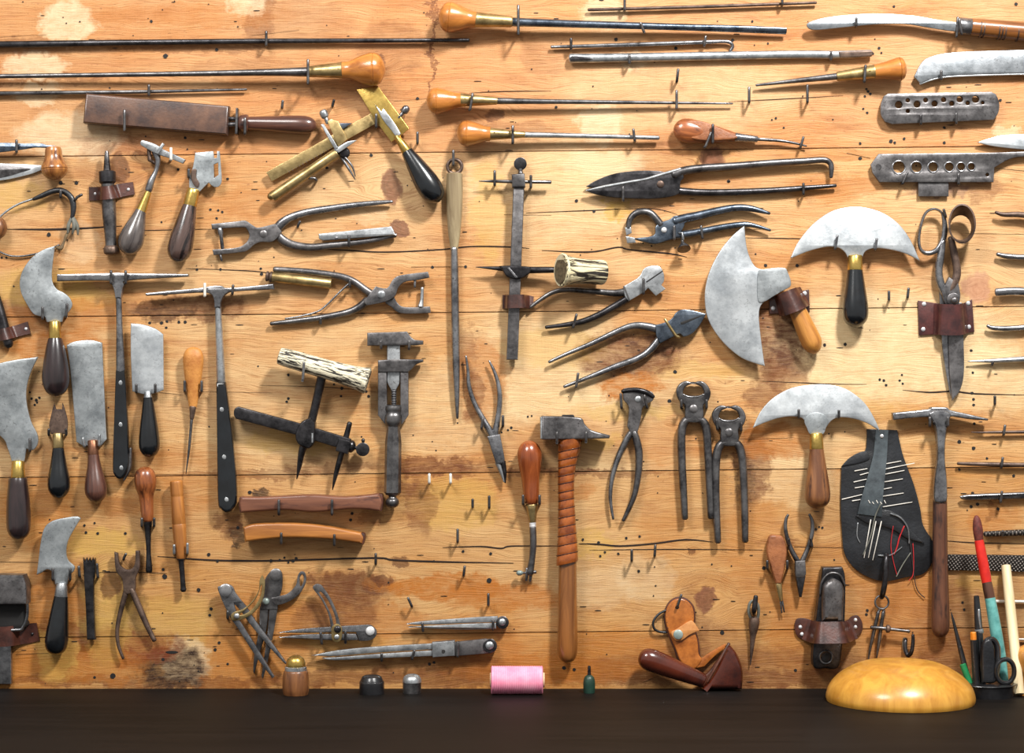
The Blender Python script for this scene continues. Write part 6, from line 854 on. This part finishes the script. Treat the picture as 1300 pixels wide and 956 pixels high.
# pot of brushes, pens and scissors
d = 60; k_ = 1-d*.001/D; yb = bench_py(d)
pot = T('pen_pot', 'low dark pot holding brushes, pens and scissors', 'pot', 'pen pot')
pot.turn('pot', 'black_plastic', (1252, 866, d), (1252, yb-.1, d), [(0, 34), (.3, 38), (1.2, 38.4), (3, 37), ((yb-866)*k_, 35)], n=32)
yi = 868
b = T('paint_brush', 'paint brush with dark red bristles, red band and teal handle, standing in the pot', 'brush', 'paint brush')
b.turn('bristles', 'bristle', (1239.5, 654, 45), (1243, 688, 46), [(0, 0), (.8, 2), (6, 4.6), (18, 6.2), (30, 5.4), (34, 4.6)]); b.turn('ferrule', 'paint_red', (1242.7, 686, 46), (1252.5, 738, 48), [(0, 5), (4, 6), (40, 6.6), (53, 6.2)]); b.turn('band', 'wood_darkred', (1252.3, 737, 48), (1257, 760, 50), [(0, 6), (12, 6.6), (23.6, 6.6)]); b.turn('handle', 'paint_teal', (1256.8, 759, 50), (1276, 868, 58), [(0, 6.6), (40, 7.4), (75, 7), (112, 4)])
p = T('dip_pen', 'thin black tapering pen leaning in the pot', 'pen', 'tapering pen'); p.turn('pen', 'black_plastic', (1207.5, 777, 50), (1230, 867, 58), [(0, .4), (10, 1.6), (40, 2.8), (44, 3.1), (45, 2.6), (47, 3.2), (80, 3.8), (93, 3.8)], n=14)
p = T('fountain_pen', 'black pen with a shiny clip standing in the pot', 'pen', 'clip pen'); p.turn('barrel', 'black_plastic', (1239.5, 756, 56), (1247, 866, 60), [(0, 2), (1, 3.4), (30, 4.6), (70, 5), (111, 5)], n=16); p.tube('clip', 'steel', [(1242.6, 774, 61, 1.5), (1243, 784, 62, 1.5), (1245, 798, 62, 1.2)], n=8); p.turn('ring', 'steel', (1242.7, 798, 57), (1243.2, 804, 57), [(0, 5), (1, 5.6), (5, 5.6), (6, 5)], smooth=False)
p = T('pencil', 'orange pencil end poking out of the pot', 'pencil', 'orange pencil'); p.turn('barrel', 'paint_orange', (1235.5, 802.5, 66), (1239.5, 866, 66), [(0, 3), (.6, 3.6), (8, 3.8), (64, 3.8)], n=6, smooth=False); p.turn('sleeve', 'black_plastic', (1236.3, 812, 66), (1239.6, 866, 66), [(0, 4.4), (54, 4.6)], smooth=False)
p = T('green_stick', 'short bright green stick leaning out of the pot', 'stick', 'green stick'); p.turn('stick', 'paint_green', (1222, 843, 60), (1231, 867, 62), [(0, 3.4), (.6, 4), (25, 4.2)], n=12)
s = T('scissors', 'black-handled scissors standing in the pot with rings up', 'scissors', 'black scissors')
s.tube('ring', 'black_plastic', [(1265, 846, 78, (3, 4)), (1271, 838.5, 78), (1280, 837.5, 78), (1286.5, 845, 78), (1287, 858, 78), (1281, 866, 78), (1271, 866, 78), (1265, 858, 78, (3, 4))], closed=True, n=10); s.tube('ring', 'black_plastic', [(1249, 826, 72, (4, 5)), (1252, 815, 72), (1260, 812, 72), (1266, 822, 72), (1266, 846, 74), (1262, 862, 74), (1252, 862, 74), (1248, 846, 72, (4, 5))], closed=True, n=10); s.slab('grip', 'leather_black', [(1246, 824), (1251, 812), (1258, 813), (1262, 830), (1262, 866, 1), (1246, 866, 1)], 70, 80, 3)
d = 70; yb = bench_py(d)
s = T('wooden_stick', 'pale unpainted wooden stick standing upright beside the pot', 'stick', 'pale stick'); L = math.dist((1277, 718), (1293.5, yb)); s.turn('stick', 'wood_pale', (1277, 718, 12), (1294.5, yb-.9, d), [(0, 5.4), (.6, 6), (60, 6.6), (L*.98, 6.2)], n=14)
d = 50; yb = bench_py(d)
s = T('wooden_bobbin', 'brown turned wooden bobbin on the bench behind the pale stick', 'bobbin', 'wooden bobbin'); s.turn('bobbin', 'wood_honey', (1308, 818, d), (1308, yb-.1, d), [(0, 0), (1, 8), (6, 16), (16, 20), (28, 18), (38, 14), (50, 15), ((yb-818)*(1-d*.001/D), 18)], n=28)
# ---------------------------------------------------------------- nails
groups = {}
for th, q, mat in NAILS: groups.setdefault(id(th), []).append(1)
def nail_geo(q):
    x, yb, yt, do = q[:4]; xt = q[4] if len(q) > 4 else x
    return tube_geo([(x, yb, -6, 1.7), (x, yb, do-4, 1.7), (x+(xt-x)*.08, yb-.6, do-1, 1.8), (x+(xt-x)*.25, yb-2.6, do, 1.8), (xt, yt, do+1.2, 1.75)], 8, 3)
for th, q, mat in NAILS:
    many = len(groups[id(th)]) > 1
    n = T('nail', 'bent iron nail holding up the '+th.short, 'nail', group=('nails holding the '+th.short) if many else None)
    v, f = nail_geo(q); n.add('nail', mesh_from('nail', v, f, 50), mat)
BARE = [('beneath the long gouge', [(859, 104, 88, 13, 861)]), ('under the blade of the square awl', [(951, 130, 111, 15), (1025, 130, 108, 16)]), ('beside the lance-bladed knife', [(530, 182, 168, 12)]), ('beside the pear handle of the split-chuck awl', [(621, 645, 630, 14), (600, 644, 634, 12)]),
        ('with a pale finish beside the adjustable wrench handle', [(545, 613, 602, 16), (572, 613, 602, 16)]), ('just above the cracks beside the split-chuck awl', [(581, 688, 672, 14)]), ('above the short plain dividers', [(588.5, 731, 719, 13, 590), (523, 770, 759, 12, 518), (620, 768, 754, 13)]),
        ('between the leather-wrapped hammer and the pincers', [(802, 712, 698, 16), (831, 706, 692, 16, 832)]), ('between the black-handled round knife and the shears holder', [(1128.5, 381, 370, 14), (1152, 378, 366, 14, 1153.5)]), ('under the bright scriber', [(1263, 513, 503, 14)]), ('in the long crack below the wooden slickers', [(477, 716, 703, 12)]), ('above the strop handle', [(358, 137, 128, 10, 359), (422, 135, 127, 10, 424)])]
for where, qs in BARE:
    for q in qs:
        n = T('nail', 'bare iron nail '+where, 'nail', group=('bare nails '+where) if len(qs) > 1 else None)
        v, f = nail_geo(q); n.add('nail', mesh_from('nail', v, f, 50), 'white_wire' if q[0] in (545, 572) else 'iron')
finalize()
